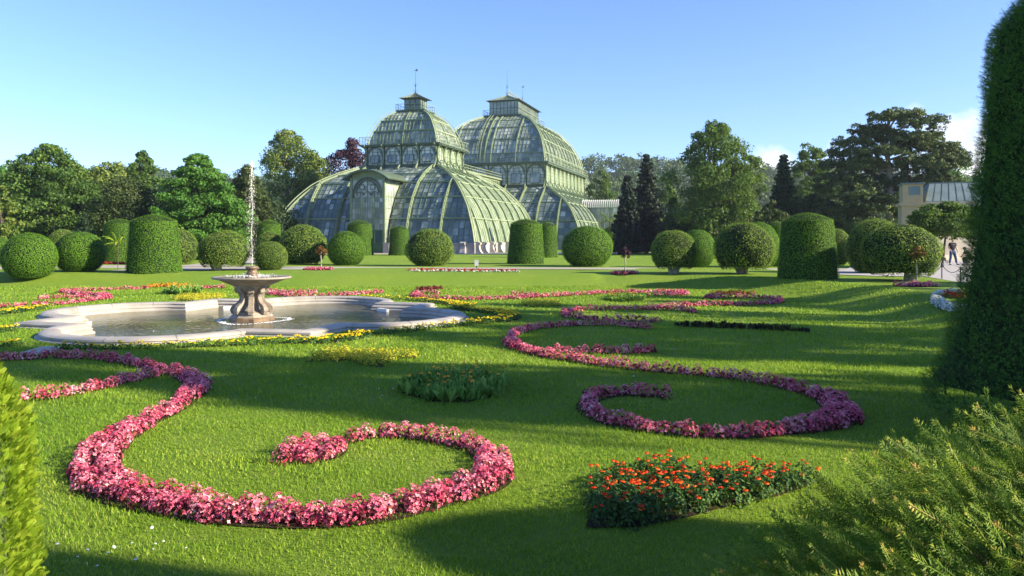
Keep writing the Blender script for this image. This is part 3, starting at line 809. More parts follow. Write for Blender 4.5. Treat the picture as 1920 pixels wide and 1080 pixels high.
begonia('red flower bed at the foot of the far left drum topiary', [(192, 493, .5), (215, 493, .6), (240, 493.5, .5)], .3, group='red and white beds', z=0, lift=.06, hgt=.14, petals='petal_red')
begonia('maroon leaved bed slanting at the far centre of the lawn', [(786, 542, .22), (808, 540.5, .24), (828, 539, .2)], .18, group='dark leaved beds', petals='lf_maroon', leaves='lf_maroon')
begonia('rust brown bed behind the purple begonia ring', [(1338, 550, .25), (1375, 549, .35), (1412, 549.5, .25)], .18, group='dark leaved beds', petals='lf_copper', leaves='lf_maroon')
begonia('orange and yellow bed on the far left lawn', [(280, 536, .22), (315, 535, .3), (353, 536, .22)], .18, group='marigold beds', petals='petal_amber', leaves='lf_copper')

# yellow marigold border round the basin
def marig(label, px, spacing=.17, q=None, yellow=True):
    pts, L = ribbon_points(px, spacing)
    q = q or 1.0
    return bed('marigold_border', label, 'flower bed', 'yellow marigold borders round the basin', pts, L,
        [('leaves', 'leaf', M['lf_marigold'], int(34 * q), .050, -.1, 1.0), ('flower_heads', 'head', M['petal_yellow'], 6 if yellow else 1, .024, .6, 1.0)], .105, .11)
marig('yellow marigold border along the front of the basin, left half', [(112, 648, .14), (200, 648, .15), (300, 646, .16), (400, 643, .16), (470, 640, .18)])
marig('yellow marigold border along the front right of the basin', [(470, 640, .18), (540, 637, .2), (600, 637, .22), (650, 632, .22), (700, 623, .2), (780, 615, .18), (860, 606, .2), (920, 600, .22)])
marig('yellow marigold clump rounding the right lobe of the basin', [(935, 600, .25), (958, 592, .35), (935, 584, .35), (900, 580, .3), (870, 577, .25), (850, 572, .3)], .18)
marig('dark marigold border behind the far right corner of the basin', [(680, 557, .15), (730, 558, .16), (790, 561, .2), (850, 568, .25), (895, 574, .2)], .19, .8)
marig('yellow marigolds at the left frame edge beyond the basin', [(-30, 587, .25), (15, 583, .3), (50, 579, .25), (82, 574, .15)], .18, .8)
marig('small yellow marigold patch between the left basin corners', [(-20, 617, .2), (10, 617, .22), (30, 615, .1)])
marig('yellow marigolds at the left frame edge nearest the slab', [(-30, 647, .2), (5, 644, .2), (42, 641, .12)])

# chartreuse beds
for lab, poly, sp in (('yellow green leafy bed shaped like a boomerang, middle of the lawn', [(572, 674), (600, 662), (650, 656), (680, 660), (740, 663), (786, 662), (780, 668), (735, 668), (718, 684), (690, 682), (655, 672), (610, 674)], .15),
                      ('small far yellow green bed right of the basin', [(974, 569), (1000, 564), (1052, 566), (1052, 571), (1000, 573)], .18),
                      ('bright yellow bed behind the left of the basin', [(322, 560), (350, 553), (420, 555), (418, 559), (350, 562)], .18)):
    pts, P = poly_points(poly, sp)
    bed('foliage_bed', lab, 'flower bed', 'yellow green foliage beds', pts, None, [('leaves', 'leaf', M['lf_chart'], 60, .034, 0, 1), ('blossoms', 'flower', M['petal_yellow'], 3, .02, .5, 1)], .15, .11, boundary=P)
# green leafy beds
for lab, poly, sp, up in (('round bed of upright green leaves with a few orange buds in mid lawn', [(752, 735), (775, 715), (830, 704), (900, 706), (943, 722), (930, 740), (880, 752), (810, 752)], .15, .19),
                      ('far dark green leafy bed with tiny orange flowers', [(1130, 561), (1150, 556), (1205, 556), (1210, 562), (1170, 566)], .2, .17),
                      ('far green leafy bed on the left lawn', [(308, 550), (330, 544), (378, 544), (376, 549), (340, 552)], .2, .25)):
    pts, P = poly_points(poly, sp, lift=.02)
    bed('leafy_bed', lab, 'flower bed', 'green leafy beds', pts, None, [('leaves', 'blade', M['lf_broad'], 24, .05, 0, 1), ('flower_heads', 'head', M['petal_amber'], .5, 0.026, .6, 1.0)], up, .12, boundary=P)
# dark row
pts, L = ribbon_points([(1278, 607, .14), (1340, 609, .16), (1430, 613, .15), (1518, 618, .14)], .15)
bed('dark_leaf_row', 'straight row of dark purple leaved plants on the right lawn', 'flower bed', 'dark leaved beds', pts, L, [('leaves', 'blade', M['lf_coleus'], 30, .05, 0, 1)], .15, .12)
# orange marigolds near
pts, P = poly_points([(1098, 992), (1118, 930), (1135, 905), (1200, 893), (1350, 897), (1500, 900), (1522, 912), (1460, 932), (1370, 950), (1290, 972), (1200, 990)], .125, lift=0)
bed('marigold_bed', 'near bed of orange red marigolds over dark feathery leaves', 'flower bed', 'marigold beds', pts, None, [('leaves', 'leaf', M['lf_marigold'], 90, .034, -.1, 1), ('flower_heads', 'head', M['petal_orange'], 2, .021, .6, 1.0)], .155, .10, boundary=P)

# ------------------------------------------------------------------ clipped topiary
def smooth_noise3(p, seed, f):
    """cheap smooth pseudo-noise on (N,3) points"""
    rs = np.random.default_rng(seed); out = np.zeros(len(p))
    for k in range(7):
        d = rs.normal(size=3) * f; ph = rs.uniform(0, 6.28)
        out += np.sin(p @ d + ph)
    return out / 3.5

def surface_samples_ball(n):
    v = unit_rand(n); return v

def make_ball(kind, seed, n=15000, leaf=.034, cut=-.80, rough=.02, lobes=.02):
    """unit topiary ball, radius 1, resting with its cut bottom at z = 0"""
    mb = MB()
    v = unit_rand(int(n * 1.1)); v = v[v[:, 2] > cut][:n]
    r = 1 + smooth_noise3(v, seed, 3.0) * lobes * 1.4 + smooth_noise3(v, seed + 1, 14) * rough * .6 + R.normal(size=len(v)) * rough * .55
    nrm = v + R.normal(size=v.shape) * (.22 if kind == 'yew' else .5)
    c = v * r[:, None]; c[:, 2] -= cut
    inst(mb, LEAF_V, np.array(LEAF_F), c, frames(nrm), leaf * R.uniform(.7, 1.35, len(v)), R.beta(2, 2.2, len(v)))
    inner = MB()
    th = np.linspace(math.acos(-1) * .999, 0.001, 22) ; prof = []
    for t in th:
        if cos(t) < cut: continue
        prof.append((.965 * sin(t), cos(t) * .965 - cut))
    prof = [(0.001, prof[0][1])] + prof
    inner.lathe(prof, 32)
    return mb, inner

def make_drum(seed, r0=1.0, r1=.83, h=2.25, n=17000, leaf=.034):
    """clipped drum: radius r0 at the foot, r1 at the rim, shallow cone on top"""
    mb = MB(); hc = .30
    n1 = int(n * .84); t = R.random(n1); a = R.uniform(0, 2 * pi, n1)
    r = r0 + (r1 - r0) * t + .015 * np.sin(5 * a + seed) ; z = t * h
    P = np.column_stack([np.cos(a), np.sin(a), z])
    r = r + smooth_noise3(P, seed, 5) * .012 + R.normal(size=n1) * .012
    c1 = np.column_stack([r * np.cos(a), r * np.sin(a), z]); nr1 = np.column_stack([np.cos(a), np.sin(a), np.full(n1, .08)])
    n2 = n - n1; q = np.sqrt(R.random(n2)); a = R.uniform(0, 2 * pi, n2)
    c2 = np.column_stack([q * r1 * np.cos(a), q * r1 * np.sin(a), h + hc * (1 - q ** 1.6) + R.normal(size=n2) * .010]); nr2 = np.column_stack([np.cos(a) * .2, np.sin(a) * .2, np.ones(n2)])
    c = np.vstack([c1, c2]); nr = np.vstack([nr1, nr2]) + R.normal(size=(n, 3)) * .21
    inst(mb, LEAF_V, np.array(LEAF_F), c, frames(nr), leaf * R.uniform(.7, 1.35, n), R.beta(2, 2.2, n))
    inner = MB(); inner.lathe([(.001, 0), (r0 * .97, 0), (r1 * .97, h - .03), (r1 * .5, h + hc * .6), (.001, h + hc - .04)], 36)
    return mb, inner

PROTO = {}
def proto(key):
    if key in PROTO: return PROTO[key]
    kind, var = key
    if kind == 'yewball': a, b = make_ball('yew', var, cut=-.84)
    elif kind == 'boxball': a, b = make_ball('box', var, n=12500, leaf=.042, cut=-.86, rough=.035, lobes=.03)
    elif kind == 'openball': a, b = make_ball('box', var, n=12500, leaf=.042, cut=-.72, rough=.035, lobes=.035)
    else: a, b = make_drum(var)
    oa = a.build('foliage', M['yew'] if kind in ('yewball', 'drum') else M['box'])
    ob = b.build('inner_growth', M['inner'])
    for o in (oa, ob):
        me = o.data; bpy.data.objects.remove(o)
        PROTO.setdefault(key, []).append(me)
    return PROTO[key]

def topiary(kind, var, x0, x1, ytop, ybase, label, trunk=None, rz=0, z=0.0, yaw=None):
    Y = (CAM_Z - z) * F_PX / (ybase - HORIZON)
    wid = (x1 - x0) / F_PX * Y; hgt = (ybase - ytop) / F_PX * Y
    Yc = Y + wid * .42                    # the measured foot is the near edge
    xc = XY((x0 + x1) / 2, Yc); rad = wid / 2 * Yc / Y
    name = 'topiary_drum' if kind == 'drum' else 'topiary_ball'
    ztop = CAM_Z + (HORIZON - ytop) / F_PX * Yc
    zg = float(H(xc, Yc))
    hgt = ztop - zg
    root = empty(name, (xc, Yc, zg), rz if yaw is None else yaw)
    tag(root, label, 'topiary', 'clipped drum topiaries round the lawn' if kind == 'drum' else 'clipped ball topiaries round the lawn')
    ma, mbm = proto((kind, var))
    root.rotation_euler = (random.uniform(-.018, .018), random.uniform(-.018, .018), root.rotation_euler[2])
    lift = 0.0
    unit_h = {'drum': 2.54, 'yewball': 1.84, 'boxball': 1.86, 'openball': 1.72}[kind]
    if trunk: lift = trunk
    for nm, me in (('foliage', ma), ('inner_growth', mbm)):
        o = bpy.data.objects.new(nm, me); COL.objects.link(o); o.parent = root
        o.scale = (rad, rad, (hgt - lift) / unit_h); o.location = (0, 0, lift)
    if kind == 'openball':
        mb = MB()
        for k in range(5):
            a = k * 1.3; p0 = np.array([.10 * cos(a), .10 * sin(a) - .35, -.05]); p1 = p0 + (.25 * cos(a), .2 * sin(a) - .15, .35 + lift); p2 = p1 + (.35 * cos(a), .3 * sin(a), .3)
            mb.tube(smooth_line([p0, p1, p2], .1), np.linspace(.13, .05, len(smooth_line([p0, p1, p2], .1))), 7)
        mb.build('trunk', M['wood_grey'], root, smooth=True)
    return root

TOP = [
 ('yewball', 1, 8, 103, 437, 515, 'clipped yew ball at the left edge of the frame, in the front row'),
 ('yewball', 2, 104, 195, 434, 511, 'clipped yew ball just left of the far left pair of drums'),
 ('boxball', 3, 90, 146, 430, 497, 'box ball peeping out behind the two left yew balls'),
 ('yewball', 1, -22, 26, 446, 497, 'small dark ball cut by the left frame edge behind the first ball'),
 ('drum', 1, 193, 256, 410, 492, 'tall drum topiary behind the large left drum, red flowers at its foot'),
 ('drum', 2, 240, 339, 402, 512, 'large drum topiary in the front row on the left side'),
 ('boxball', 5, 284, 369, 430, 496, 'yellowish ball half hidden behind the large left drum'),
 ('openball', 6, 374, 464, 433, 508, 'yellow green box ball with bare grey stems, left of the water jet'),
 ('drum', 3, 479, 528, 412, 488, 'slim drum standing behind the ball beside the water jet'),
 ('boxball', 3, 481, 531, 433, 496, 'ball wedged between the slim drum and the small dark ball'),
 ('boxball', 7, 478, 537, 453, 507, 'small round box ball right of the water jet'),
 ('boxball', 5, 526, 614, 422, 497, 'large leafy ball before the left end of the glasshouse'),
 ('yewball', 8, 614, 685, 434, 498, 'smooth dark green ball in front of the glasshouse porch drum'),
 ('drum', 4, 648, 701, 413, 479, 'drum topiary beside the green glasshouse door, left of it'),
 ('drum', 5, 728, 769, 423, 479, 'small drum topiary just right of the glasshouse door'),
 ('boxball', 9, 762, 850, 430, 499, 'round leafy ball in front of the middle of the nearer glass pavilion'),
 ('drum', 6, 950, 1021, 410, 496, 'bright drum topiary at the right corner of the nearer pavilion'),
 ('drum', 3, 1004, 1046, 416, 483, 'drum tucked behind the bright drum by the taller pavilion'),
 ('yewball', 10, 1053, 1149, 423, 501, 'big smooth yew ball before the right end of the glasshouse'),
 ('drum', 4, 1128, 1162, 425, 472, 'small far drum behind the big smooth yew ball'),
 ('drum', 5, 1180, 1218, 433, 474, 'squat far drum on the lawn before the dark spruces'),
 ('yewball', 8, 1208, 1229, 441, 471, 'tiny far ball beside the squat far drum'),
 ('openball', 11, 1222, 1306, 432, 514, 'brownish ball on a bare stem at the foot of the broad tree'),
 ('yewball', 2, 1274, 1341, 430, 502, 'dark ball behind the brownish ball'),
 ('openball', 12, 1341, 1449, 417, 516, 'large rough ball with pale trunk left of the big right drum'),
 ('yewball', 1, 1386, 1461, 417, 502, 'bright edged ball right behind the large rough ball'),
 ('drum', 6, 1434, 1478, 415, 500, 'dark drum between the rough ball and the big right drum'),
 ('drum', 7, 1459, 1569, 399, 524, 'big half shaded drum topiary at the corner of the right bank'),
 ('boxball', 7, 1540, 1594, 429, 499, 'box ball seen just right of the big right drum'),
 ('boxball', 9, 1589, 1692, 412, 514, 'ball behind the dark ball on the right bank'),
 ('openball', 13, 1619, 1756, 419, 529, 'large dark ball with ragged foot behind the rusty standard tree'),
]
for i, t in enumerate(TOP):
    kind, var, x0, x1, yt, yb, lab = t
    topiary(kind, var, x0, x1, yt, yb, lab, trunk=.22 if kind == 'openball' else None, yaw=i * 1.7)

# ------------------------------------------------------------------ trees
def leaf_blobs(mb, C, Rr, per, size, jit=.55, up=.25, shell=.5, flat=1.0, rbase=None):
    """leaf cards clustered on the shells of many small blobs"""
    C = np.asarray(C, float); Rr = np.asarray(Rr, float); n = len(C)
    idx = np.repeat(np.arange(n), per); N = len(idx)
    v = unit_rand(N); v[:, 2] = v[:, 2] * .85 + up; v /= np.linalg.norm(v, axis=1)[:, None]
    rad = R.uniform(shell, 1.08, N)
    P = C[idx] + v * Rr[idx][:, None] * rad[:, None] * np.array([1, 1, flat])
    nr = v + R.normal(size=(N, 3)) * jit
    rb = R.normal(size=n) * .12 if rbase is None else rbase
    rn = np.clip(R.beta(2.2, 2.5, N) + rb[idx], 0, 1)
    inst(mb, LEAF_V, np.array(LEAF_F), P, frames(nr), size * R.uniform(.6, 1.35, N), rn)

def crown_points(n, prof, h, w, seed, inner=.45):
    """blob centres inside a crown whose half width at height fraction t is prof(t)*w/2"""
    rs = np.random.default_rng(seed); out = []
    while len(out) < n:
        t = rs.random(); rr = np.interp(t, *zip(*prof))
        if rs.random() > rr + .15: continue
        a = rs.uniform(0, 2 * pi); q = inner + (1 - inner) * sqrt(rs.random())
        lump = 1 + .16 * sin(3 * a + t * 5 + seed) + .12 * sin(5 * a - t * 9 + seed * 2)
        out.append((rr * q * lump * w / 2 * cos(a), rr * q * lump * w / 2 * sin(a), t * h))
    return np.array(out)

def limbs(mb, h0, pts, r0, seed, n=12, lean=(0, 0), htop=None):
    rs = np.random.default_rng(seed); top = htop or max(p[2] for p in pts) * .85
    main = np.array([(lean[0] * max(0, z / top) ** 1.5 + .12 * sin(z * .8 + seed), lean[1] * z / top + .12 * cos(z * .6), z) for z in np.linspace(-.15, top, 9)])
    mb.tube(main, np.linspace(r0 * 1.15, r0 * .14, 9), 8)
    idx = rs.choice(len(pts), min(n, len(pts)), replace=False)
    for i in idx:
        p = np.array(pts[i]); z0 = max(h0, min(top * .95, p[2] * rs.uniform(.45, .75)))
        k = np.interp(z0, main[:, 2], np.arange(9)); a = main[int(k)] + (main[min(8, int(k) + 1)] - main[int(k)]) * (k % 1)
        mid = (a + p) / 2 + (0, 0, .08 * h0)
        mb.tube(smooth_line([a, mid, p], .8), np.linspace(r0 * .38 * (1 - z0 / top * .6), r0 * .06, len(smooth_line([a, mid, p], .8))), 5, cap=False)

PROF = {
 'broad': [(0, .55), (.15, .85), (.4, 1), (.65, .9), (.85, .6), (1, .18)],
 'oval': [(0, .45), (.25, .9), (.5, 1), (.75, .82), (.92, .5), (1, .15)],
 'cone': [(0, .92), (.12, 1), (.35, .86), (.6, .6), (.8, .38), (1, .06)],
 'dome': [(0, .9), (.3, 1), (.6, .9), (.85, .6), (1, .2)],
 'egg': [(0, .85), (.2, 1), (.45, .90), (.7, .64), (.88, .38), (1, .10)],
 'ragged': [(0, .5), (.2, .9), (.35, .7), (.5, 1), (.7, .65), (.85, .6), (1, .12)],
}
def tree(name, label, px, Y, ytop, width_px, prof, mat, seed, trunk_frac=.12, nb=120, per=130, leaf=.30, blob=.13, bark='bark', group='trees behind the garden', jit=.55, flat=.8, cat='tree', x_off=0, r0=None, inner=.45, base_z=0.0):
    h = ZY(ytop, Y) - base_z; w = width_px / F_PX * Y; nb = int(nb * 1.9); per = int(per * .75); inner *= .6
    root = empty(name, (XY(px, Y), Y, base_z)); tag(root, label, cat, group)
    th = h * trunk_frac; ch = (h - th) * .96
    pts = crown_points(nb, PROF[prof], ch, w * .97, seed, inner) + (0, 0, th)
    nb0 = nb; mb = MB(); rr = 1.2 * blob * w * R.uniform(.6, 1.25, nb) * np.interp((pts[:, 2] - th) / ch, [0, .7, 1], [1, .9, .55])
    leaf_blobs(mb, pts, rr, per, leaf, jit=jit, flat=flat)
    mb.build('crown', M[mat], root)
    tb = MB(); limbs(tb, th, pts, r0 or (.028 * h), seed, 14)
    tb.build('trunk', M[bark], root, smooth=True)
    return root

def spruce(name, label, px, Y, ytop, width_px, mat, seed, per=16, leaf=.42, tiers=26, group='dark conifers beyond the garden', droop=.35, tw=1.0):
    h = ZY(ytop, Y); w = width_px / F_PX * Y / 2
    root = empty(name, (XY(px, Y), Y, 0)); tag(root, label, 'tree', group)
    rs = np.random.default_rng(seed); P = []; S = []; RB = []; br = MB()
    for i in range(tiers):
        t = i / (tiers - 1); z = h * (.05 + .93 * t); rad = w * (1 - t) ** .85 * rs.uniform(.8, 1.12) + .12
        nbk = max(4, int(13 * (1 - t) + 4)); a0 = rs.uniform(0, 6.28)
        for k in range(nbk):
            a = a0 + 2 * pi * k / nbk + rs.normal() * .15; L = rad * rs.uniform(.72, 1.15); rb = rs.normal() * .12
            for s in np.linspace(.15, 1, max(3, int(L / .5))):
                P.append((L * s * cos(a), L * s * sin(a), z - droop * L * s * .5 + .12 * L * s * s)); S.append(.20 + .26 * (1 - s) * min(1, L)); RB.append(rb)
    mb = MB(); leaf_blobs(mb, P, np.array(S) * tw * 1.5, per, leaf, jit=.5, flat=.5, rbase=np.array(RB))
    mb.build('crown', M[mat], root)
    tb = MB(); tb.tube([(0, 0, -.1), (0.05, 0, h * .5), (0, 0, h)], [.022 * h, .012 * h, .02], 8); tb.build('trunk', M['bark'], root)
    return root

# left side, front to back
tree('broadleaf_tree', 'pale green tree cut by the left frame edge behind the first topiary balls', 0, 62, 345, 60, 'dome', 't_yellow', 11, .05, nb=50, per=150, leaf=.20)
tree('broadleaf_tree', 'large broad mid green tree on the far left with a dark lower skirt', 92, 72, 266, 215, 'egg', 't_mid', 12, .04, nb=190, per=150, leaf=.26, blob=.09, flat=.55)
tree('broadleaf_tree', 'bushy light green tree behind the broad tree at the left frame edge', 20, 100, 305, 110, 'broad', 't_bright', 13, .04, nb=70, per=120, leaf=.4)
tree('yew_tree', 'dark olive yew with upright shoots left of the pyramid shaped tree', 232, 66, 330, 140, 'ragged', 't_yew', 14, .03, nb=110, per=160, leaf=.18, blob=.09, flat=1.3)
tree('yew_tree', 'small dark pointed yew before the broad left tree', 158, 58, 398, 42, 'cone', 't_dark', 15, .02, nb=40, per=120, leaf=.16, flat=1.3)
tree('broadleaf_tree', 'tall tree with a narrow peak behind the olive yew', 268, 96, 275, 90, 'egg', 't_mid', 16, .05, nb=90, per=120, leaf=.34)
tree('broadleaf_tree', 'olive rounded tree behind the left yew, under the wooded hill', 210, 104, 302, 130, 'broad', 't_yellow', 17, .04, nb=90, per=120, leaf=.36)
tree('hornbeam_tree', 'bright green pyramid shaped hornbeam above the yellowish ball', 374, 66, 284, 166, 'egg', 't_bright', 18, .03, nb=230, per=140, leaf=.22, blob=.075, flat=.6)
tree('yew_tree', 'brownish green spreading yew behind the water jet', 462, 72, 306, 112, 'egg', 't_yew', 19, .02, nb=110, per=140, leaf=.2, blob=.10)
tree('chestnut_tree', 'tall yellow green tree with gaps, left of the glasshouse', 538, 120, 240, 132, 'broad', 't_yellow', 20, .12, nb=95, per=170, leaf=.34, blob=.13, r0=.45)
tree('chestnut_tree', 'yellow green side tree leaning toward the left glasshouse wing', 588, 124, 282, 88, 'oval', 't_yellow', 21, .1, nb=60, per=150, leaf=.34, blob=.15)
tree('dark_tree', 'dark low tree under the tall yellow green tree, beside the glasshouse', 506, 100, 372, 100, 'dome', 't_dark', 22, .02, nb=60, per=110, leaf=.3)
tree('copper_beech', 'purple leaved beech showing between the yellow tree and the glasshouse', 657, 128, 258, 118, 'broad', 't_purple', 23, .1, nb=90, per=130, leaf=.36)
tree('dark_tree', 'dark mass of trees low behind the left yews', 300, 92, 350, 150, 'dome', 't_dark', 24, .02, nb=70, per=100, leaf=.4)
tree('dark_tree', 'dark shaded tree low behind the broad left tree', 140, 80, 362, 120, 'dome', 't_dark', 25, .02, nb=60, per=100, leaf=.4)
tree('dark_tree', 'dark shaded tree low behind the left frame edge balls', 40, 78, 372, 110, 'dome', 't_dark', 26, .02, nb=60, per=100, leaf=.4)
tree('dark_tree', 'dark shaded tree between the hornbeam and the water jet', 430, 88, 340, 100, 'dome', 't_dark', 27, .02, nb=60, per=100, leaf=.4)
# right side
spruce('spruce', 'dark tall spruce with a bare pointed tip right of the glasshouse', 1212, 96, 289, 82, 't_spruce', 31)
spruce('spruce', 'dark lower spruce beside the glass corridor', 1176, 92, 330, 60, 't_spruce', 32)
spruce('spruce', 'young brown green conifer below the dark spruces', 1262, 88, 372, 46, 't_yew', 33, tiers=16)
tree('broadleaf_tree', 'tall open broadleaf tree with pale lit tips right of the spruces', 1342, 84, 220, 165, 'ragged', 't_mid', 34, .06, nb=110, per=190, leaf=.27, blob=.12, r0=.5)
tree('broadleaf_tree', 'long side bough of light leaves right of the tall open tree', 1405, 85, 275, 62, 'oval', 't_mid', 35, .42, nb=22, per=150, leaf=.26, blob=.17)
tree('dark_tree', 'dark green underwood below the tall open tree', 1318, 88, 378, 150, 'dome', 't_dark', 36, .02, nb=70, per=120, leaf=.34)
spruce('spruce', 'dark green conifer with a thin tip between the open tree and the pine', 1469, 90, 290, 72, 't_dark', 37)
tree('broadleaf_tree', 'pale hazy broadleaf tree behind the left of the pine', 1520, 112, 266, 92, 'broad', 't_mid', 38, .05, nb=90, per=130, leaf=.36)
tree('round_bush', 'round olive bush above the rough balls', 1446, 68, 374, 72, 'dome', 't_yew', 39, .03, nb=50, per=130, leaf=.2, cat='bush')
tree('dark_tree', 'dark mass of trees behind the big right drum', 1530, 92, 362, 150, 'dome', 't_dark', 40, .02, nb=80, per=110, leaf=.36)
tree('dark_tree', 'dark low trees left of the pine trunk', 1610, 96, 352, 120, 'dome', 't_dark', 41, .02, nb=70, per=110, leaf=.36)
tree('broadleaf_tree', 'light green tree behind the right of the pine beside the cloud', 1772, 112, 262, 100, 'ragged', 't_bright', 42, .08, nb=80, per=120, leaf=.34)
tree('plane_tree', 'small spreading shade tree with layered leaves before the cream building', 1772, 46, 380, 135, 'dome', 't_mid', 43, .48, nb=90, per=120, leaf=.16, blob=.11, flat=.5, r0=.09)
tree('broadleaf_tree', 'distant light tree behind the glass corridor', 1128, 175, 318, 60, 'broad', 't_mid', 44, .03, nb=50, per=90, leaf=.6)
tree('broadleaf_tree', 'mid green tree low right of the spruces against the hill', 1248, 125, 330, 60, 'broad', 't_mid', 45, .03, nb=50, per=90, leaf=.5)

# the big pine
def pine():
    Y = 86; h = ZY(210, Y)
    root = empty('black_pine', (XY(1668, Y), Y, 0)); tag(root, 'big dark umbrella pine with a tall bare trunk on the right', 'tree', 'dark conifers beyond the garden')
    # pads: pixel x, pixel y, half width px, thickness px
    pads = [(1660, 250, 40, 12), (1675, 275, 46, 13), (1700, 262, 46, 12), (1725, 268, 40, 12), (1625, 298, 40, 13), (1670, 312, 44, 14), (1770, 290, 34, 12), (1740, 312, 46, 13), (1605, 345, 42, 14), (1660, 372, 40, 14), (1690, 345, 46, 13), (1570, 350, 34, 13), (1600, 405, 40, 14), (1780, 345, 26, 10), (1745, 375, 44, 11), (1650, 222, 34, 10), (1685, 216, 40, 9), (1712, 232, 42, 10), (1640, 240, 40, 11), (1745, 250, 36, 11), (1612, 262, 38, 11), (1690, 258, 50, 12), (1590, 282, 34, 12),
            (1640, 285, 44, 12), (1750, 278, 40, 12), (1610, 310, 46, 14), (1715, 300, 52, 13), (1770, 305, 32, 11), (1578, 330, 40, 14), (1640, 335, 44, 14), (1735, 332, 56, 13),
            (1600, 362, 50, 15), (1712, 362, 44, 13), (1765, 352, 36, 11), (1585, 392, 42, 15), (1640, 388, 36, 14), (1735, 398, 56, 9), (1700, 385, 36, 10), (1620, 415, 44, 14), (1565, 305, 22, 9), (1790, 330, 22, 8)]
    C = []; S = []; RB = []; tb = MB()
    s = Y / F_PX
    trunk = [(0, 0, -.2), (0, 0, 3), (.0, 0, ZY(330, Y)), ((1662 - 1668) * s, 0, ZY(270, Y)), ((1668 - 1668) * s, 0, ZY(222, Y))]
    tb.tube(smooth_line(trunk, 1.0), np.linspace(.52, .14, len(smooth_line(trunk, 1.0))), 9)
    for i, (px, py, hw, thk) in enumerate(pads):
        x = (px - 1668) * s; z = ZY(py, Y); y = R.uniform(-2.2, 2.2) * (1 if i % 2 else -1)
        hwm = hw * s; n = max(16, int(hw * 1.5)); rb = R.normal() * .1
        for _ in range(n):
            a = R.uniform(0, 6.28); q = sqrt(R.random())
            C.append((x + hwm * q * cos(a), y + hwm * .9 * q * sin(a), z + R.normal() * thk * s * .35 - .25 * q * q)); S.append(R.uniform(.28, .6)); RB.append(rb + R.normal() * .08)
        z0 = z - R.uniform(.8, 2.0)
        tx = np.interp(z0, [p[2] for p in trunk], [p[0] for p in trunk])
        tb.tube(smooth_line([(tx, 0, z0), ((tx + x) / 2, y * .5, z - .5), (x, y, z - .15)], .8), np.linspace(.14, .04, len(smooth_line([(tx, 0, z0), ((tx + x) / 2, y * .5, z - .5), (x, y, z - .15)], .8))), 5, cap=False)
    mb = MB(); leaf_blobs(mb, C, np.array(S), 60, .22, jit=.6, flat=.6, up=.3, rbase=np.array(RB))
    mb.build('crown', M['t_pine'], root); tb.build('trunk', M['bark_pale'], root, smooth=True)
pine()

# trees outside the frame on the right that shade the lawn
for i, (x, y, h, w) in enumerate(((27, 3.5, 20, 4.8), (27, 9.4, 14, 7), (31, 13.7, 17, 9), (36, 19.5, 15, 9))):
    r = tree('broadleaf_tree', ('tall tree right of the frame shading the middle of the lawn', 'second tree right of the frame behind the tall hedge', 'third tree right of the frame by the yard', 'smaller tree right of the frame beside the near hedge')[i], 960, 50, 300, 200, 'broad', 't_mid', 60 + i, .12, nb=(34, 30, 15, 13)[i], per=60, leaf=.5)
    r.location = (x, y, 0); hh = ZY(300, 50); r.scale = (w / 6.9, w / 6.9, h / hh)

# ------------------------------------------------------------------ wooded hill
def hill_h(x, y):
    t = np.clip((y - 230) / 330, 0, 1); t = t * t * (3 - 2 * t)
    z = t * (39 + 5 * np.sin(x * .006 + 1) + 3.5 * np.sin(x * .017) + 3 * np.sin(x * .04 + y * .01))
    return z - .5
hx, hy = np.meshgrid(np.linspace(-700, 800, 90), np.linspace(225, 1100, 40))
mb = MB(); mb.grid(np.stack([hx, hy, hill_h(hx, hy)], -1))
hill = mb.build('hill', mat_solid('hill_ground', (.03, .055, .018), rough=1, scale=.05, spec=.1), attr=False, smooth=True); tag(hill, kind='structure')
def forest():
    n = 2600
    y = R.uniform(250, 620, n); x = R.uniform(-.75, .75, n) * y
    z = hill_h(x, y); C = []; S = []
    for i in range(n):
        s = R.uniform(4.2, 7.5)
        for k in range(4):
            C.append((x[i] + R.normal() * s * .35, y[i] + R.normal() * s * .35, z[i] + s * (.75 + .22 * k) + R.normal() * .5)); S.append(s * (.55 - .06 * k))
    mb = MB(); leaf_blobs(mb, C, np.array(S), 22, 1.5, jit=.45, up=.35)
    tag(mb.build('forest', M['t_forest']), 'mixed green forest covering the far hill', 'forest', kind='stuff')
forest()

# ------------------------------------------------------------------ standard trees with ball heads on stems
def standard(px, ybase, ytop, wpx, mat, label, flat=1.0, stem='wood_grey'):
    Y = CAM_Z * F_PX / (ybase - HORIZON); h = ZY(ytop, Y); w = wpx / F_PX * Y / 2; ch = min(h * .45, w * 1.5 * flat)
    root = empty('standard_tree', (XY(px, Y), Y, 0)); tag(root, label, 'small tree', 'standard trees in flower rings')
    mb = MB(); pts = crown_points(26, PROF['dome'], ch, w * 1.7, 5, .3) + (0, 0, h - ch - .05)
    leaf_blobs(mb, pts, w * .3 * R.uniform(.7, 1.2, 26), 60, .065)
    mb.build('crown', M[mat], root)
    tb = MB(); tb.tube(smooth_line([(0, 0, -.05), (.05, 0, h * .25), (.02, 0, h * .55), (.08, 0, h - ch * .5)], .1), .035, 7); tb.build('trunk', M[stem], root)
standard(601, 502.5, 460, 20, 'lf_copper', 'small rusty headed standard tree before the left of the glasshouse')
standard(1171, 507.5, 463, 24, 't_purple', 'small dark red headed standard tree right of the big yew ball')
standard(1717, 529.5, 462, 40, 'lf_copper', 'rusty flat headed standard tree with a pale crooked stem', .7)

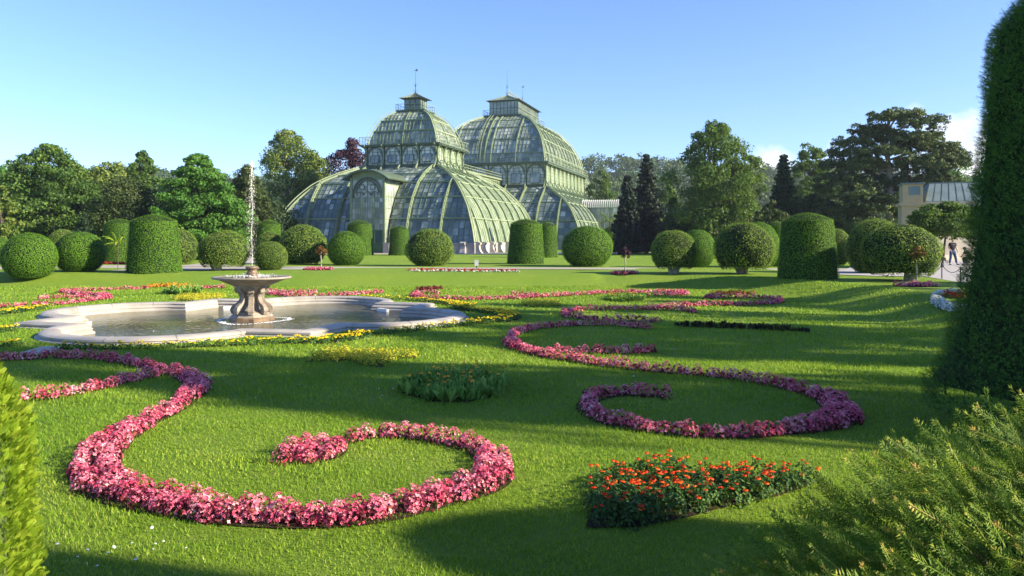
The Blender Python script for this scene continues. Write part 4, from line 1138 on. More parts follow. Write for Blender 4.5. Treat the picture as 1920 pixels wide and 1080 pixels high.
# ------------------------------------------------------------------ tall yew hedge column, right
def obelisk(loc=(6.3, 8.7, -.3), label='tall dark tapering yew column at the right edge of the frame'):
    root = empty('tall_hedge', loc); tag(root, label, 'hedge', 'tall yew columns')
    prof = [(-.02, 1.5), (.3, 1.42), (.6, 1.25), (1.2, 1.07), (2.0, .96), (3.0, .88), (4.0, .82), (4.35, .76), (4.6, .58), (4.8, .3), (4.98, .05)]
    zs, rs_ = np.array(prof).T
    n = 34000; z = R.uniform(0, 4.98, n); a = R.uniform(0, 2 * pi, n)
    r = np.interp(z, zs, rs_); P = np.column_stack([np.cos(a) * 1.3, np.sin(a) * 1.3, z])
    r = r + smooth_noise3(P, 5, 2.5) * .045 + smooth_noise3(P, 6, 7) * .03 + R.normal(size=n) * .015
    loose = R.random(n) < .02; r = r + loose * R.uniform(0.02, .075, n)
    c = np.column_stack([r * np.cos(a), r * np.sin(a), z])
    out = np.column_stack([np.cos(a), np.sin(a), np.full(n, .2)])
    # sprig: short stem with five pairs of needles
    V = []; Fc = []
    for i in range(6):
        for sg in (-1, 1):
            x = i * .010; b = len(V); L = .020 * (1 - .08 * i)
            V += [(x, 0, 0), (x + .5 * L, sg * .55 * L - .0022, .003), (x + .8 * L, sg * L, 0), (x + .42 * L, sg * .6 * L + .0022, .003)]
            Fc.append((b, b + 1, b + 2, b + 3))
    V = np.array(V); Fc = np.array(Fc)
    dirs = out * .8 + np.column_stack([np.zeros(n), np.zeros(n), R.uniform(.1, 1.2, n)]) + R.normal(size=(n, 3)) * .4
    dirs /= np.linalg.norm(dirs, axis=1)[:, None]
    side = np.cross(dirs, out + R.normal(size=(n, 3)) * .3); side /= np.linalg.norm(side, axis=1)[:, None]
    rot = np.stack([dirs, side, np.cross(dirs, side)], -1)
    mb = MB(); inst(mb, V, Fc, c, rot, R.uniform(.8, 1.5, n), np.clip(R.beta(2, 2.4, n), 0, 1))
    # fuller leaf cards just beneath
    m = 42000; z2 = R.uniform(0, 4.9, m); a2 = R.uniform(0, 2 * pi, m); r2 = np.interp(z2, zs, rs_); P2 = np.column_stack([np.cos(a2) * 1.3, np.sin(a2) * 1.3, z2])
    r2 = r2 - R.uniform(.0, .09, m) + smooth_noise3(P2, 5, 2.5) * .045 + smooth_noise3(P2, 6, 7) * .03
    inst(mb, LEAF_V, np.array(LEAF_F), np.column_stack([r2 * np.cos(a2), r2 * np.sin(a2), z2]), frames(np.column_stack([np.cos(a2), np.sin(a2), np.full(m, .3)]) + R.normal(size=(m, 3)) * .5), .04 * R.uniform(.6, 1.3, m), R.beta(2, 3, m))
    mb.build('foliage', M['t_obelisk'], root)
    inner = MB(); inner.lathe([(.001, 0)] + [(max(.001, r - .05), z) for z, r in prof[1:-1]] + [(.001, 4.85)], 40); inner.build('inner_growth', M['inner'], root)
obelisk()
hc = empty('tall_hedge', (9.0, 2.9, -.3)); hc.scale = (1, 1, .86); tag(hc, 'second tall yew column right of the frame that shades the near lawn', 'hedge', 'tall yew columns')
for ch in [o for o in COL.objects if o.parent and o.parent.name == 'tall_hedge']:
    d_ = ch.copy(); COL.objects.link(d_); d_.parent = hc
cy_ = empty('shade_column', (14.0, .1, 0)); tag(cy_, 'unseen slim column added right of the frame to shade the near lawn', 'tree')  # stretched yew column copy, unseen, added for the shadow it casts
cy_.scale = (.42, .42, 1.75)
for ch in [o for o in COL.objects if o.parent and o.parent.name == 'tall_hedge']:
    d_ = ch.copy(); COL.objects.link(d_); d_.parent = cy_

# ------------------------------------------------------------------ near yew, lower right
def near_yew():
    cx, cy, cz = 2.62, 2.75, -.10; A = np.array([1.95, 1.15, 1.12])
    root = empty('yew_bush', (cx, cy, 0)); tag(root, 'near spreading yew bush with needle sprays and orange tips in the lower right corner', 'bush')
    n = 11000
    v = unit_rand(n * 4); v = v[(v[:, 2] > -.15) & (v[:, 1] < .45)][:n]; n = len(v)
    c = v * A * (R.uniform(.72, 1.0, n) + smooth_noise3(v, 3, 4) * .05)[:, None]; c[:, 2] += cz
    out = v / A; out /= np.linalg.norm(out, axis=1)[:, None]
    def twig(seed):
        rs = np.random.default_rng(seed); V = []; Fc = []; tr = []; K = 12
        bend = rs.normal() * .02
        for i in range(K):
            t = i / (K - 1); x = .125 * t; zc = .010 * sin(t * 2.2); yc = bend * t * t
            for sg in (-1, 1, 0):
                if sg == 0 and (i % 2 or i < 2): continue
                L = .034 * (1 - .5 * t ** 3) * (.55 + .45 * min(1, t * 3)) * rs.uniform(.7, 1.15); b = len(V)
                th = rs.uniform(.75, 1.25) * (sg if sg else rs.choice([-.25, .25])); up = rs.uniform(-.25, .5) if sg else 1.0
                d = np.array([cos(th), sin(th) * (1 if sg else .4), up * .5]); d /= np.linalg.norm(d); q = np.cross(d, (0, 0, 1.0)); q /= np.linalg.norm(q); o = np.array([x, yc, zc])
                for p in (o, o + d * L * .45 - q * .0022, o + d * L, o + d * L * .45 + q * .0022): V.append(tuple(p))
                Fc.append((b, b + 1, b + 2, b + 3)); tr.append(.10 * t + (.30 if t > .9 else 0) + rs.normal() * .04)
        b = len(V); V += [(0, -.0014, 0), (0, .0014, 0), (.12, bend + .0006, .008), (.12, bend - .0006, .008)]; Fc.append((b, b + 1, b + 2, b + 3)); tr.append(.4)
        tip = rs.random() < .5
        for k in range(5):                               # the tuft of new growth at the tip
            a = k * 1.25; b = len(V); o = np.array([.122, bend, .008])
            for p in ((0, 0, 0), (.010, .005 * cos(a), .005 * sin(a)), (.020, .010 * cos(a), .010 * sin(a)), (.011, .004 * cos(a + .9), .004 * sin(a + .9))): V.append(tuple(o + p))
            Fc.append((b, b + 1, b + 2, b + 3)); tr.append(.5 if tip else .2)
        return V, np.array(Fc), tr
    dirs = out * .55 + np.array([-.62, .05, .34]) + R.normal(size=(n, 3)) * .24
    dirs /= np.linalg.norm(dirs, axis=1)[:, None]
    side = np.cross(dirs, np.array([[.1, -.75, .55]]) + R.normal(size=(n, 3)) * .55); side /= np.linalg.norm(side, axis=1)[:, None]
    rot = np.stack([dirs, side, np.cross(side, dirs) * -1], -1)
    rot[:, :, 2] = np.cross(dirs, side)
    mb = MB()
    for k in range(6):
        V, Fc, tr = twig(40 + k); sl = slice(k, n, 6); m = len(c[sl])
        inst(mb, V, Fc, c[sl], rot[sl], R.uniform(.6, 1.25, m), R.beta(2.2, 2.6, m) * .62, tr)
    mb.build('foliage', M['t_twig'], root)
    tb = MB()
    for k in range(60):
        i = R.integers(0, n); p = c[i]; tb.tube(smooth_line([(0.2, .2, 0), p * (.5, .5, .4), p - dirs[i] * .02], .12), .006, 5, cap=False)
    tb.build('branches', M['bark'], root)
    inner = MB()
    th = np.linspace(1.5, .01, 14); inner.lathe([(.001, 0)] + [(sin(t) * .68, cos(t) * .68) for t in th], 32)
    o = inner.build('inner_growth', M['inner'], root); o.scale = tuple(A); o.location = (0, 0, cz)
near_yew()

# ------------------------------------------------------------------ near thuja, left edge
def near_thuja():
    cx, cy = -2.63, 2.62
    root = empty('thuja_column', (cx, cy, 0)); tag(root, 'bright yellow green thuja cut by the left edge of the frame', 'hedge')
    prof = [(-.4, .80), (.2, .84), (.5, .84), (.75, .84), (.95, .80), (1.15, .70), (1.35, .55), (1.5, .35), (1.58, .05)]
    zs, rs_ = np.array(prof).T
    n = 24000; z = R.uniform(-.4, 1.56, n); a = R.uniform(-pi * .85, pi * .6, n); r = np.interp(z, zs, rs_)
    P = np.column_stack([np.cos(a), np.sin(a), z]); r = r + smooth_noise3(P, 8, 6) * .03 + R.normal(size=n) * .012
    c = np.column_stack([r * np.cos(a), r * np.sin(a), z])
    V = []; Fc = []
    def seg(x0, y0, ang, L, w):
        b = len(V); d = np.array([cos(ang), sin(ang)]); q = np.array([-d[1], d[0]]) * w
        o = np.array([x0, y0])
        for p in (o - q * .4, o + d * L * .5 - q, o + d * L, o + d * L * .5 + q): V.append((p[0], p[1], .25 * (p[0]) ** 2 * 8))
        Fc.append((b, b + 1, b + 2, b + 3))
    seg(0, 0, 0, .075, .0035)
    for i in range(5):
        x = .008 + .012 * i
        for sg in (-1, 1):
            L = .034 * (1 - .13 * i); seg(x, 0, sg * .75, L, .0032)
            seg(x + L * .45 * cos(.75), sg * L * .45 * sin(.75), sg * .2, L * .5, .0026); seg(x + L * .5 * cos(.75), sg * L * .5 * sin(.75), sg * 1.35, L * .38, .0024)
    out = np.column_stack([np.cos(a), np.sin(a), np.full(n, .1)])
    dirs = out * .7 + np.array([0, 0, .55]) + R.normal(size=(n, 3)) * .3; dirs /= np.linalg.norm(dirs, axis=1)[:, None]
    tang = np.column_stack([-np.sin(a), np.cos(a), np.zeros(n)]) + R.normal(size=(n, 3)) * .8
    side = tang - dirs * np.sum(tang * dirs, axis=1)[:, None]; side /= np.linalg.norm(side, axis=1)[:, None]
    mb = MB(); inst(mb, V, np.array(Fc), c, np.stack([dirs, side, np.cross(dirs, side)], -1), R.uniform(.34, .66, n), R.beta(2, 2, n))
    mb.build('foliage', M['t_thuja'], root)
    inner = MB(); inner.lathe([(max(.001, r - .07), z) for z, r in prof], 30); inner.build('inner_growth', mat_solid('thuja_inner', (.10, .16, .015), (.06, .10, .01), rough=.9), root)
near_thuja()

# ------------------------------------------------------------------ the glasshouse
PH = empty('palm_house', (-14.0, 112.3, 0), radians(-17))
tag(PH, 'great green iron glasshouse with curved glass pavilions, lanterns and stone plinth', 'glasshouse')
CMAX = 1e9

def spline(pts, n):
    pts = np.array(pts, float)
    P = np.vstack([2 * pts[0] - pts[1], pts, 2 * pts[-1] - pts[-2]]); out = []
    for i in range(1, len(P) - 2):
        p0, p1, p2, p3 = P[i - 1:i + 3]
        for t in np.arange(n) / n:
            out.append(.5 * ((2 * p1) + (-p0 + p2) * t + (2 * p0 - 5 * p1 + 4 * p2 - p3) * t * t + (-p0 + 3 * p1 - 3 * p2 + p3) * t ** 3))
    out.append(P[-2]); return np.array(out)

def side_pt(side, s, d, z, cx, cy):
    """side 0 front, 1 right, 2 back, 3 left; s runs along the side, d outward"""
    if side == 0: return (cx + s, cy - d, z)
    if side == 1: return (cx + d, cy + s, z)
    if side == 2: return (cx - s, cy + d, z)
    return (cx - d, cy - s, z)

def curved_roof(name, prof, cx, cy, mats, rib_s, bar_gap, rib_r, purlin_z, sides=(0, 1, 2, 3), pane_h=.95, hide=(), rib_off=.14, rib_mat='iron', truss=True):
    """prof: list of (hu, hv, z) from the foot up. Panes, glazing bars, purlins and ribs of a hipped curved roof."""
    S = spline(prof, 10)
    arc = np.concatenate([[0], np.cumsum(np.linalg.norm(np.diff(S, axis=0), axis=1))])
    nrow = max(2, int(arc[-1] / pane_h)); T = np.linspace(0, arc[-1], nrow + 1)
    rows = np.column_stack([np.interp(T, arc, S[:, k]) for k in range(3)])
    root = None
    for side in sides:
        w = rows[:, 0] if side in (0, 2) else rows[:, 1]
        d = rows[:, 1] if side in (0, 2) else rows[:, 0]
        z = rows[:, 2]; W = w[0]
        ncol = int(2 * W / bar_gap); ss = np.linspace(-W, W, ncol + 1)
        mb = MB(); V = []; Fq = []; RN = []
        for j in range(nrow):
            for i in range(ncol):
                a0, a1 = np.clip([ss[i], ss[i + 1]], -w[j], w[j]); b0, b1 = np.clip([ss[i], ss[i + 1]], -w[j + 1], w[j + 1])
                if a1 - a0 < 1e-6 and b1 - b0 < 1e-6: continue
                sm = (a0 + a1) / 2; 
                if any(h[0] == side and abs(sm - h[1]) < h[2] and z[j] < h[3] for h in hide): continue
                k = len(V)
                V += [side_pt(side, a0, d[j], z[j], cx, cy), side_pt(side, a1, d[j], z[j], cx, cy), side_pt(side, b1, d[j + 1], z[j + 1], cx, cy), side_pt(side, b0, d[j + 1], z[j + 1], cx, cy)]
                Fq.append((k, k + 1, k + 2, k + 3)); RN.append(np.clip(R.beta(1.6, 2.2) + .12 * R.normal(), 0, 1))
        mb.add(V, Fq, RN)
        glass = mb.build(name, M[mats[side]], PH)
        bars = MB()
        wS = S[:, 0] if side in (0, 2) else S[:, 1]; dS = S[:, 1] if side in (0, 2) else S[:, 0]; zS = S[:, 2]
        def line(s, off):
            k = wS >= abs(s) - 1e-6
            if k.sum() < 2: return None
            idx = np.where(k)[0]; L = [side_pt(side, s, dS[i] + off, zS[i] + off * .3, cx, cy) for i in idx[::3]]
            last = idx[-1]
            if last + 1 < len(wS) and wS[last] != wS[last + 1]:
                t = (wS[last] - abs(s)) / (wS[last] - wS[last + 1]); L.append(side_pt(side, s, dS[last] + (dS[last + 1] - dS[last]) * t + off, zS[last] + (zS[last + 1] - zS[last]) * t + off * .3, cx, cy))
            elif idx[-1] % 3: L.append(side_pt(side, s, dS[last] + off, zS[last] + off * .3, cx, cy))
            return L if len(L) > 1 else None
        def hidden(s, zz): return any(h[0] == side and abs(s - h[1]) < h[2] for h in hide)
        for s in ss[1:-1]:
            if hidden(s, 0): continue
            L = line(s, .02)
            if L: bars.tube(L, .034, 4, cap=False)
        for j in range(1, nrow):
            bars.bar(side_pt(side, -w[j], d[j] + .02, z[j], cx, cy), side_pt(side, w[j], d[j] + .02, z[j], cx, cy), .024)
        bars.build('glazing_bars', M['iron_pale' if side == 1 else ('iron_shaded' if name == 'lower_roof' else 'iron')], glass)  # right side's sunlight and the other sides' shade put into the iron colour
        pl = MB()
        for pz in purlin_z:
            j = np.argmin(np.abs(zS - pz)); dd, ww = dS[j], wS[j]
            pl.bar(side_pt(side, -ww, dd + .10, zS[j], cx, cy), side_pt(side, ww, dd + .10, zS[j], cx, cy), .085)
        pl.build('purlins', M['iron_pale' if side == 1 else 'iron'], glass)  # paler on the right, where sunlight is put into the colour
        for s in rib_s[side]:
            L = line(s, rib_off)
            if not L: continue
            if hidden(s, 0): continue
            rb = MB(); rb.tube(L, rib_r, 4)
            if truss and side != 1:                                   # outer chord and lattice of the truss rib
                L2 = line(s, rib_off + .34)
                if L2 and len(L2) == len(L):
                    rb.tube(L2, rib_r * .55, 4)
                    for q in range(len(L) - 1):
                        rb.bar(L[q], L2[q + 1], rib_r * .35); rb.bar(L2[q], L[q + 1], rib_r * .35) if q % 2 else None
            rb.build('rib', M[rib_mat], glass)
        if root is None: root = glass
    for sx in (-1, 1):
        for sy in (-1, 1):
            hip = MB()
            L = [(cx + sx * (p[0] + .12), cy + sy * (p[1] + .12), p[2] + .04) for p in S[::2]]
            hip.tube(L, rib_r * 1.25, 4)
            L2 = [(cx + sx * (p[0] + .42), cy + sy * (p[1] + .42), p[2] + .16) for p in S[::2]]
            hip.tube(L2, rib_r * .7, 4)
            hip.build('hip_rib', M[rib_mat], root)
    return S

def arched_window(side, s, d, z0, z1, hw, cx, cy, mat, tilt=False):
    """one arched window: frame with arch, glazing bars; its pane is a sub-part"""
    mb = MB(); r = hw; zc = z1 - r
    arch = [(s - hw, z0)] + [(s - hw, zc)] + [(s - r * cos(a), zc + r * sin(a)) for a in np.linspace(0, pi, 13)[1:-1]] + [(s + hw, zc), (s + hw, z0)]
    mb.tube([side_pt(side, a, d + .05, z, cx, cy) for a, z in arch], .055, 4)
    arch2 = [(s - (r - .2) * cos(a), zc + (r - .2) * sin(a)) for a in np.linspace(0, pi, 11)]
    mb.tube([side_pt(side, a, d + .04, z, cx, cy) for a, z in arch2], .03, 4)
    for a in np.linspace(.35, pi - .35, 5):
        mb.bar(side_pt(side, s - (r - .2) * cos(a), d + .04, zc + (r - .2) * sin(a), cx, cy), side_pt(side, s - r * cos(a), d + .04, zc + r * sin(a), cx, cy), .02)
    for k in (-.34, .34): mb.bar(side_pt(side, s + k * hw, d + .04, z0, cx, cy), side_pt(side, s + k * hw, d + .04, zc + r * .7, cx, cy), .028)
    for zz in np.arange(z0, z1 - .2, .62): mb.bar(side_pt(side, s - hw, d + .04, zz, cx, cy), side_pt(side, s + hw, d + .04, zz, cx, cy), .024)
    mb.bar(side_pt(side, s - hw, d + .05, z0, cx, cy), side_pt(side, s + hw, d + .05, z0, cx, cy), .06)
    if tilt:                                            # opened sash, tipped outward at the foot
        q = [side_pt(side, s - hw * .55, d + .10, zc, cx, cy), side_pt(side, s + hw * .55, d + .10, zc, cx, cy), side_pt(side, s + hw * .55, d + .38, z0 + .3, cx, cy), side_pt(side, s - hw * .55, d + .38, z0 + .3, cx, cy)]
        for i in range(4): mb.bar(q[i], q[(i + 1) % 4], .035)
        mb.bar(tuple((np.array(q[0]) + q[1]) / 2), tuple((np.array(q[2]) + q[3]) / 2), .02)
    f = mb.build('window', M['iron'] if side == 1 else M['iron_dark'], PH)  # frames off the sunny side are darker: shade put into their colour
    pn = MB(); n = 4
    for i in range(3):
        for j in range(n):
            a0, a1 = s - hw + 2 * hw * i / 3, s - hw + 2 * hw * (i + 1) / 3; b0, b1 = z0 + (z1 - z0) * j / n, z0 + (z1 - z0) * (j + 1) / n
            pn.add([side_pt(side, a0, d, b0, cx, cy), side_pt(side, a1, d, b0, cx, cy), side_pt(side, a1, d, b1, cx, cy), side_pt(side, a0, d, b1, cx, cy)], [(0, 1, 2, 3)], [np.clip(R.beta(2, 1.8) * .6 + .6, 0, 1.2)])
    if tilt:
        pn.add([tuple(np.array(p) + 0) for p in q], [(0, 1, 2, 3)], [.55])
    pn.build('pane', M[mat], f)

def ring_box(mb, cx, cy, hu, hv, z0, z1, t):
    """four butt-jointed boxes forming a rectangular band, outer half sizes hu, hv, thickness t"""
    mb.box(cx - hu, cx + hu, cy - hv, cy - hv + t, z0, z1); mb.box(cx - hu, cx + hu, cy + hv - t, cy + hv, z0, z1)
    mb.box(cx - hu, cx - hu + t, cy - hv + t, cy + hv - t, z0, z1); mb.box(cx + hu - t, cx + hu, cy - hv + t, cy + hv - t, z0, z1)

def clerestory(cx, cy, hu, hv, z0, z1, nu, nv, sides=(0, 1, 2, 3), mats=('glass_top', 'glass_side', 'glass_top', 'glass_top'), flare=1.0):
    wall = MB()
    ring_box(wall, cx, cy, hu + .12, hv + .12, z0 - .35, z0 + .12, .3); ring_box(wall, cx, cy, hu + .12, hv + .12, z1 - .28, z1, .3)
    for side in (0, 1, 2, 3):
        W, d, n = (hu, hv, nu) if side in (0, 2) else (hv, hu, nv)
        for i in range(n + 1):
            s = -W + 2 * W * i / n
            a = side_pt(side, s, d + .02, z0 + .1, cx, cy); b = side_pt(side, s, d + .02, z1 - .2, cx, cy)
            wall.tube([a, b], .11 if 0 < i < n else .2, 4)
    w = wall.build('clerestory', M['iron_dark'], PH)
    if True:
        back = MB(); ring_box(back, cx, cy, hu - .08, hv - .08, z0 - .3, z1 - .05, .1); back.build('clerestory_glazing', M['glass_top'], w)
    for side in (0, 1, 2, 3):
        W, d, n = (hu, hv, nu) if side in (0, 2) else (hv, hu, nv)
        for i in range(n + 1):
            s = -W + 2 * W * i / n
            br = MB(); c = spline([(d + flare * .92, z1 - .12), (d + .38, z1 - .45), (d + .16, z1 - 1.1), (d + .16, z0 + 1.2), (d + .45, z0 + .25), (d + 1.15, z0 - .48)], 4)
            br.tube([side_pt(side, s, q[0], q[1], cx, cy) for q in c], .075, 4)
            if side == 1:
                ringp = [side_pt(side, s, d + .75 + .22 * cos(t), z0 + .38 + .22 * sin(t), cx, cy) for t in np.linspace(0, 2 * pi, 9)]
                br.tube(ringp, .05, 4, cap=False)
            br.build('bracket', M['iron_pale'], w)
        if side in sides:
            for i in range(n):
                s = -W + 2 * W * (i + .5) / n
                arched_window(side, s, d + .03, z0 + .14, z1 - .32, W / n - .16, cx, cy, mats[side], tilt=(side == 0))

def railing(name, cx, cy, hu, hv, z, h, gap, parent, r=.022):
    mb = MB()
    for side in (0, 1, 2, 3):
        W, d = (hu, hv) if side in (0, 2) else (hv, hu)
        for zz, k in ((z + h, 1.2), (z + h * .5, .7), (z + .12, .8)): mb.bar(side_pt(side, -W, d, zz, cx, cy), side_pt(side, W, d, zz, cx, cy), r * k)
        n = max(1, int(2 * W / gap))
        for i in range(n + 1):
            s = -W + 2 * W * i / n
            mb.bar(side_pt(side, s, d, z, cx, cy), side_pt(side, s, d, z + h, cx, cy), r * (1.3 if i % 4 == 0 else .6))
    mb.build(name, M['iron_pale'], parent)

def platform(cx, cy, hu, hv, z0, z1, name='cornice'):
    mb = MB(); mb.box(cx - hu, cx + hu, cy - hv, cy + hv, z1 - .14, z1)
    mb.box(cx - hu + .15, cx + hu - .15, cy - hv + .15, cy + hv - .15, z0, z1 - .14)
    return mb.build(name, M['roof_sheet'], PH)

def lantern(cx, cy, hu, hv, z0, z1, z2, crest=False):
    mb = MB(); ring_box(mb, cx, cy, hu, hv, z0, z0 + .25, .15); ring_box(mb, cx, cy, hu, hv, z1 - .2, z1, .15)
    for side in range(4):
        W, d = (hu, hv) if side in (0, 2) else (hv, hu)
        n = max(3, int(2 * W / .75))
        for i in range(n + 1): 
            s = -W + .08 + (2 * W - .16) * i / n
            mb.tube([side_pt(side, s, d - .06, z0 + .2, cx, cy), side_pt(side, s, d - .06, z1 - .1, cx, cy)], .04, 4)
        mb.bar(side_pt(side, -W, d - .05, (z0 + z1) / 2, cx, cy), side_pt(side, W, d - .05, (z0 + z1) / 2, cx, cy), .035)
    ln = mb.build('lantern', M['iron_dark'], PH)
    g = MB(); ring_box(g, cx, cy, hu - .1, hv - .1, z0, z1 - .05, .04); g.build('lantern_glass', M['glass_top'], ln)
    rf = MB(); e = .55; hv2 = max(.12, hv - hu * .75)
    base = [(cx - hu - e, cy - hv - e, z1), (cx + hu + e, cy - hv - e, z1), (cx + hu + e, cy + hv + e, z1), (cx - hu - e, cy + hv + e, z1)]
    top = [(cx - .1, cy - hv2, z2), (cx + .1, cy - hv2, z2), (cx + .1, cy + hv2, z2), (cx - .1, cy + hv2, z2)]
    mid = [tuple(np.array(b) * .52 + np.array(t) * .48 - (0, 0, .10)) for b, t in zip(base, top)]
    rf.grid(np.array([base, mid, top]), closed=True); rf.add(base, [(3, 2, 1, 0)]); rf.add(top, [(0, 1, 2, 3)])
    for i in range(4):
        rf.tube([base[i], mid[i], top[i]], .06, 4)
    nb = 7
    for a, b, c, dd, e1, e2 in ((0, 1, 0, 1, 0, 1), (1, 2, 1, 2, 1, 2), (3, 0, 3, 0, 3, 0)):
        for k in range(1, nb):
            t = k / nb; p = np.array(base[a]) * (1 - t) + np.array(base[b]) * t; q = np.array(mid[a]) * (1 - t) + np.array(mid[b]) * t; s = np.array(top[a]) * (1 - t) + np.array(top[b]) * t
            rf.tube([p + (0, 0, .03), q + (0, 0, .03), s + (0, 0, .02)], .03, 4)
    rf.build('lantern_roof', M['roof_sheet'], ln)
    return ln, hv2

def finial(x, y, z, h, parent, arrow=True):
    mb = MB(); mb.lathe([(.14, 0), (.16, .15), (.07, .3), (.06, h * .28), (.13, h * .31), (.05, h * .36), (.035, h * .45), (.02, h), (.001, h + .02)], 8, (x, y, z))
    for k in range(4):
        a = k * pi / 2 + .3
        for zz, s in ((.35, .28), (h * .34, .22)):
            mb.tube([(x + .05 * cos(a), y + .05 * sin(a), z + zz), (x + s * cos(a), y + s * sin(a), z + zz + .05), (x + s * 1.1 * cos(a), y + s * 1.1 * sin(a), z + zz + .22)], .022, 4)
    if arrow:
        mb.tube([(x - .18, y, z + h * .93), (x + .25, y + .1, z + h * .95)], .03, 4); mb.box(x + .1, x + .28, y + .02, y + .06, z + h * .9, z + h)
    mb.build('finial', M['iron_dark'], parent)

LOW1 = [(14.1, 14.1, 1.3), (13.75, 13.75, 2.8), (13.2, 13.2, 4.4), (12.6, 12.6, 5.8), (11.7, 11.7, 7.2), (10.9, 10.9, 8.2), (9.9, 9.9, 9.25), (8.5, 8.4, 10.25), (7.0, 6.8, 11.1), (5.35, 4.95, 11.85)]
DOME1 = [(5.1, 4.55, 15.0), (4.95, 4.4, 15.9), (4.55, 4.0, 17.0), (3.75, 3.3, 18.55), (2.95, 2.6, 19.4), (1.9, 1.7, 20.05)]
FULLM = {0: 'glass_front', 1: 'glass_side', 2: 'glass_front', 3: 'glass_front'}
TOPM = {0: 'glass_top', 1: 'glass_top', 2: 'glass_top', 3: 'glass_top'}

def end_pavilion(cy, sides, portal=False):
    cx = 0
    hide = [(0, 0, 2.35, 9.6)] if portal else []
    ribs = {k: [-9.4, -6.4, -3.3, 3.3, 6.4, 9.4] for k in range(4)}
    ribs[0] = [-9.6, -5.0, 5.0, 9.6]
    ribs[1] = [-11.7, -8.2, -4.8, -1.4, 2.0, 5.4, 8.8, 12.0]
    curved_roof('lower_roof', LOW1, cx, cy, FULLM, ribs, .72, .095, (4.4, 7.2, 9.25, 10.5), sides, hide=hide)
    clerestory(cx, cy, 5.3, 4.85, 12.0, 15.0, 4, 4, sides=sides if cy == 0 else (1,))
    pf = platform(cx, cy, 6.15, 5.65, 14.72, 15.0); railing('railing', cx, cy, 6.1, 5.6, 15.0, 1.05, .45, pf)
    curved_roof('dome', DOME1, cx, cy, TOPM, {0: [0], 1: [0], 2: [0], 3: [0]}, .52, .07, (17.0, 18.6), (0, 1, 2, 3), pane_h=.7, truss=False, rib_off=.05)
    pf = platform(cx, cy, 2.25, 2.0, 19.95, 20.28, 'lantern_platform'); railing('railing', cx, cy, 2.2, 1.95, 20.28, .85, .7, pf)
    ln, _ = lantern(cx, cy, 1.3, 1.15, 20.28, 22.05, 22.95)
    finial(cx, cy, 22.9, 3.6, ln)

end_pavilion(0, (0, 1, 2, 3), portal=True)
end_pavilion(100, (1,))

# central pavilion
LOW2 = [(19.1, 25.4, 1.3), (18.8, 25.1, 3.0), (18.0, 24.3, 5.0), (16.9, 23.2, 6.9), (15.6, 21.9, 8.3), (14.0, 20.3, 9.5), (12.4, 18.8, 10.5), (11.0, 17.4, 11.3)]
DOME2 = [(10.6, 16.6, 15.9), (10.45, 16.4, 17.2), (9.9, 15.6, 19.4), (8.8, 14.0, 21.7), (7.3, 12.2, 23.6), (5.6, 10.3, 25.0), (3.4, 8.3, 26.0)]
CY2 = 50
curved_roof('lower_roof', LOW2, 0, CY2, {0: 'glass_front', 1: 'glass_top', 2: 'glass_front', 3: 'glass_front'}, {0: [-15, -11, -7, -3.5, 3.5, 7.5, 11.2, 15], 1: [-21.5, -18, -14.4, -10.8, -7.2, -3.6, 0, 3.6, 7.2, 10.8, 14.4, 18, 21.5], 2: [], 3: [-12, 0, 12]}, .95, .11, (5.0, 8.3, 10.2), (0, 1, 2, 3), pane_h=1.2)
clerestory(0, CY2, 10.9, 17.2, 11.6, 15.85, 6, 10, sides=(0, 1))
pf = platform(0, CY2, 11.8, 18.2, 15.5, 15.9); railing('railing', 0, CY2, 11.7, 18.1, 15.9, 1.1, .55, pf, r=.028)
curved_roof('dome', DOME2, 0, CY2, TOPM, {0: [-7, -1.0, .2, 5.0], 1: [-13.5, -10.5, -7.5, -4.5, -1.5, 1.5, 4.5, 7.5, 10.5, 13.5], 2: [], 3: [-5, 5]}, .7, .10, (17.9, 20.6, 23.0, 24.8), (0, 1, 2, 3), pane_h=.9, truss=False, rib_off=.12)
pf = platform(0, CY2, 4.0, 8.8, 25.9, 26.25, 'lantern_platform'); railing('railing', 0, CY2, 3.95, 8.75, 26.25, 1.0, .9, pf, r=.028)
ln, hv2 = lantern(0, CY2, 3.0, 7.7, 26.25, 29.2, 30.6)
mb = MB()
for i in range(17):
    y = CY2 - hv2 + 2 * hv2 * i / 16
    mb.lathe([(.05, 0), (.05, .7), (.12, .85), (.03, 1.0), (.01, 1.5)], 5, (0, y, 30.6))
mb.bar((0, CY2 - hv2, 30.9), (0, CY2 + hv2, 30.9), .04); mb.bar((0, CY2 - hv2, 31.35), (0, CY2 + hv2, 31.35), .03)
mb.build('roof_crest', M['iron'], ln)
finial(0, CY2 - hv2, 30.6, 5.2, ln, False); finial(0, CY2 + hv2, 30.6, 4.0, ln)
# exterior ladder on the central dome
S = spline(DOME2, 6); mb = MB()
for s in (-2.3, -1.75): mb.tube([(s, CY2 - p[1] - .45, p[2] + .2) for p in S[::2]], .05, 4)
for p in S[::1]: mb.bar((-2.3, CY2 - p[1] - .45, p[2] + .2), (-1.75, CY2 - p[1] - .45, p[2] + .2), .03)
mb.build('roof_ladder', M['iron'], PH)

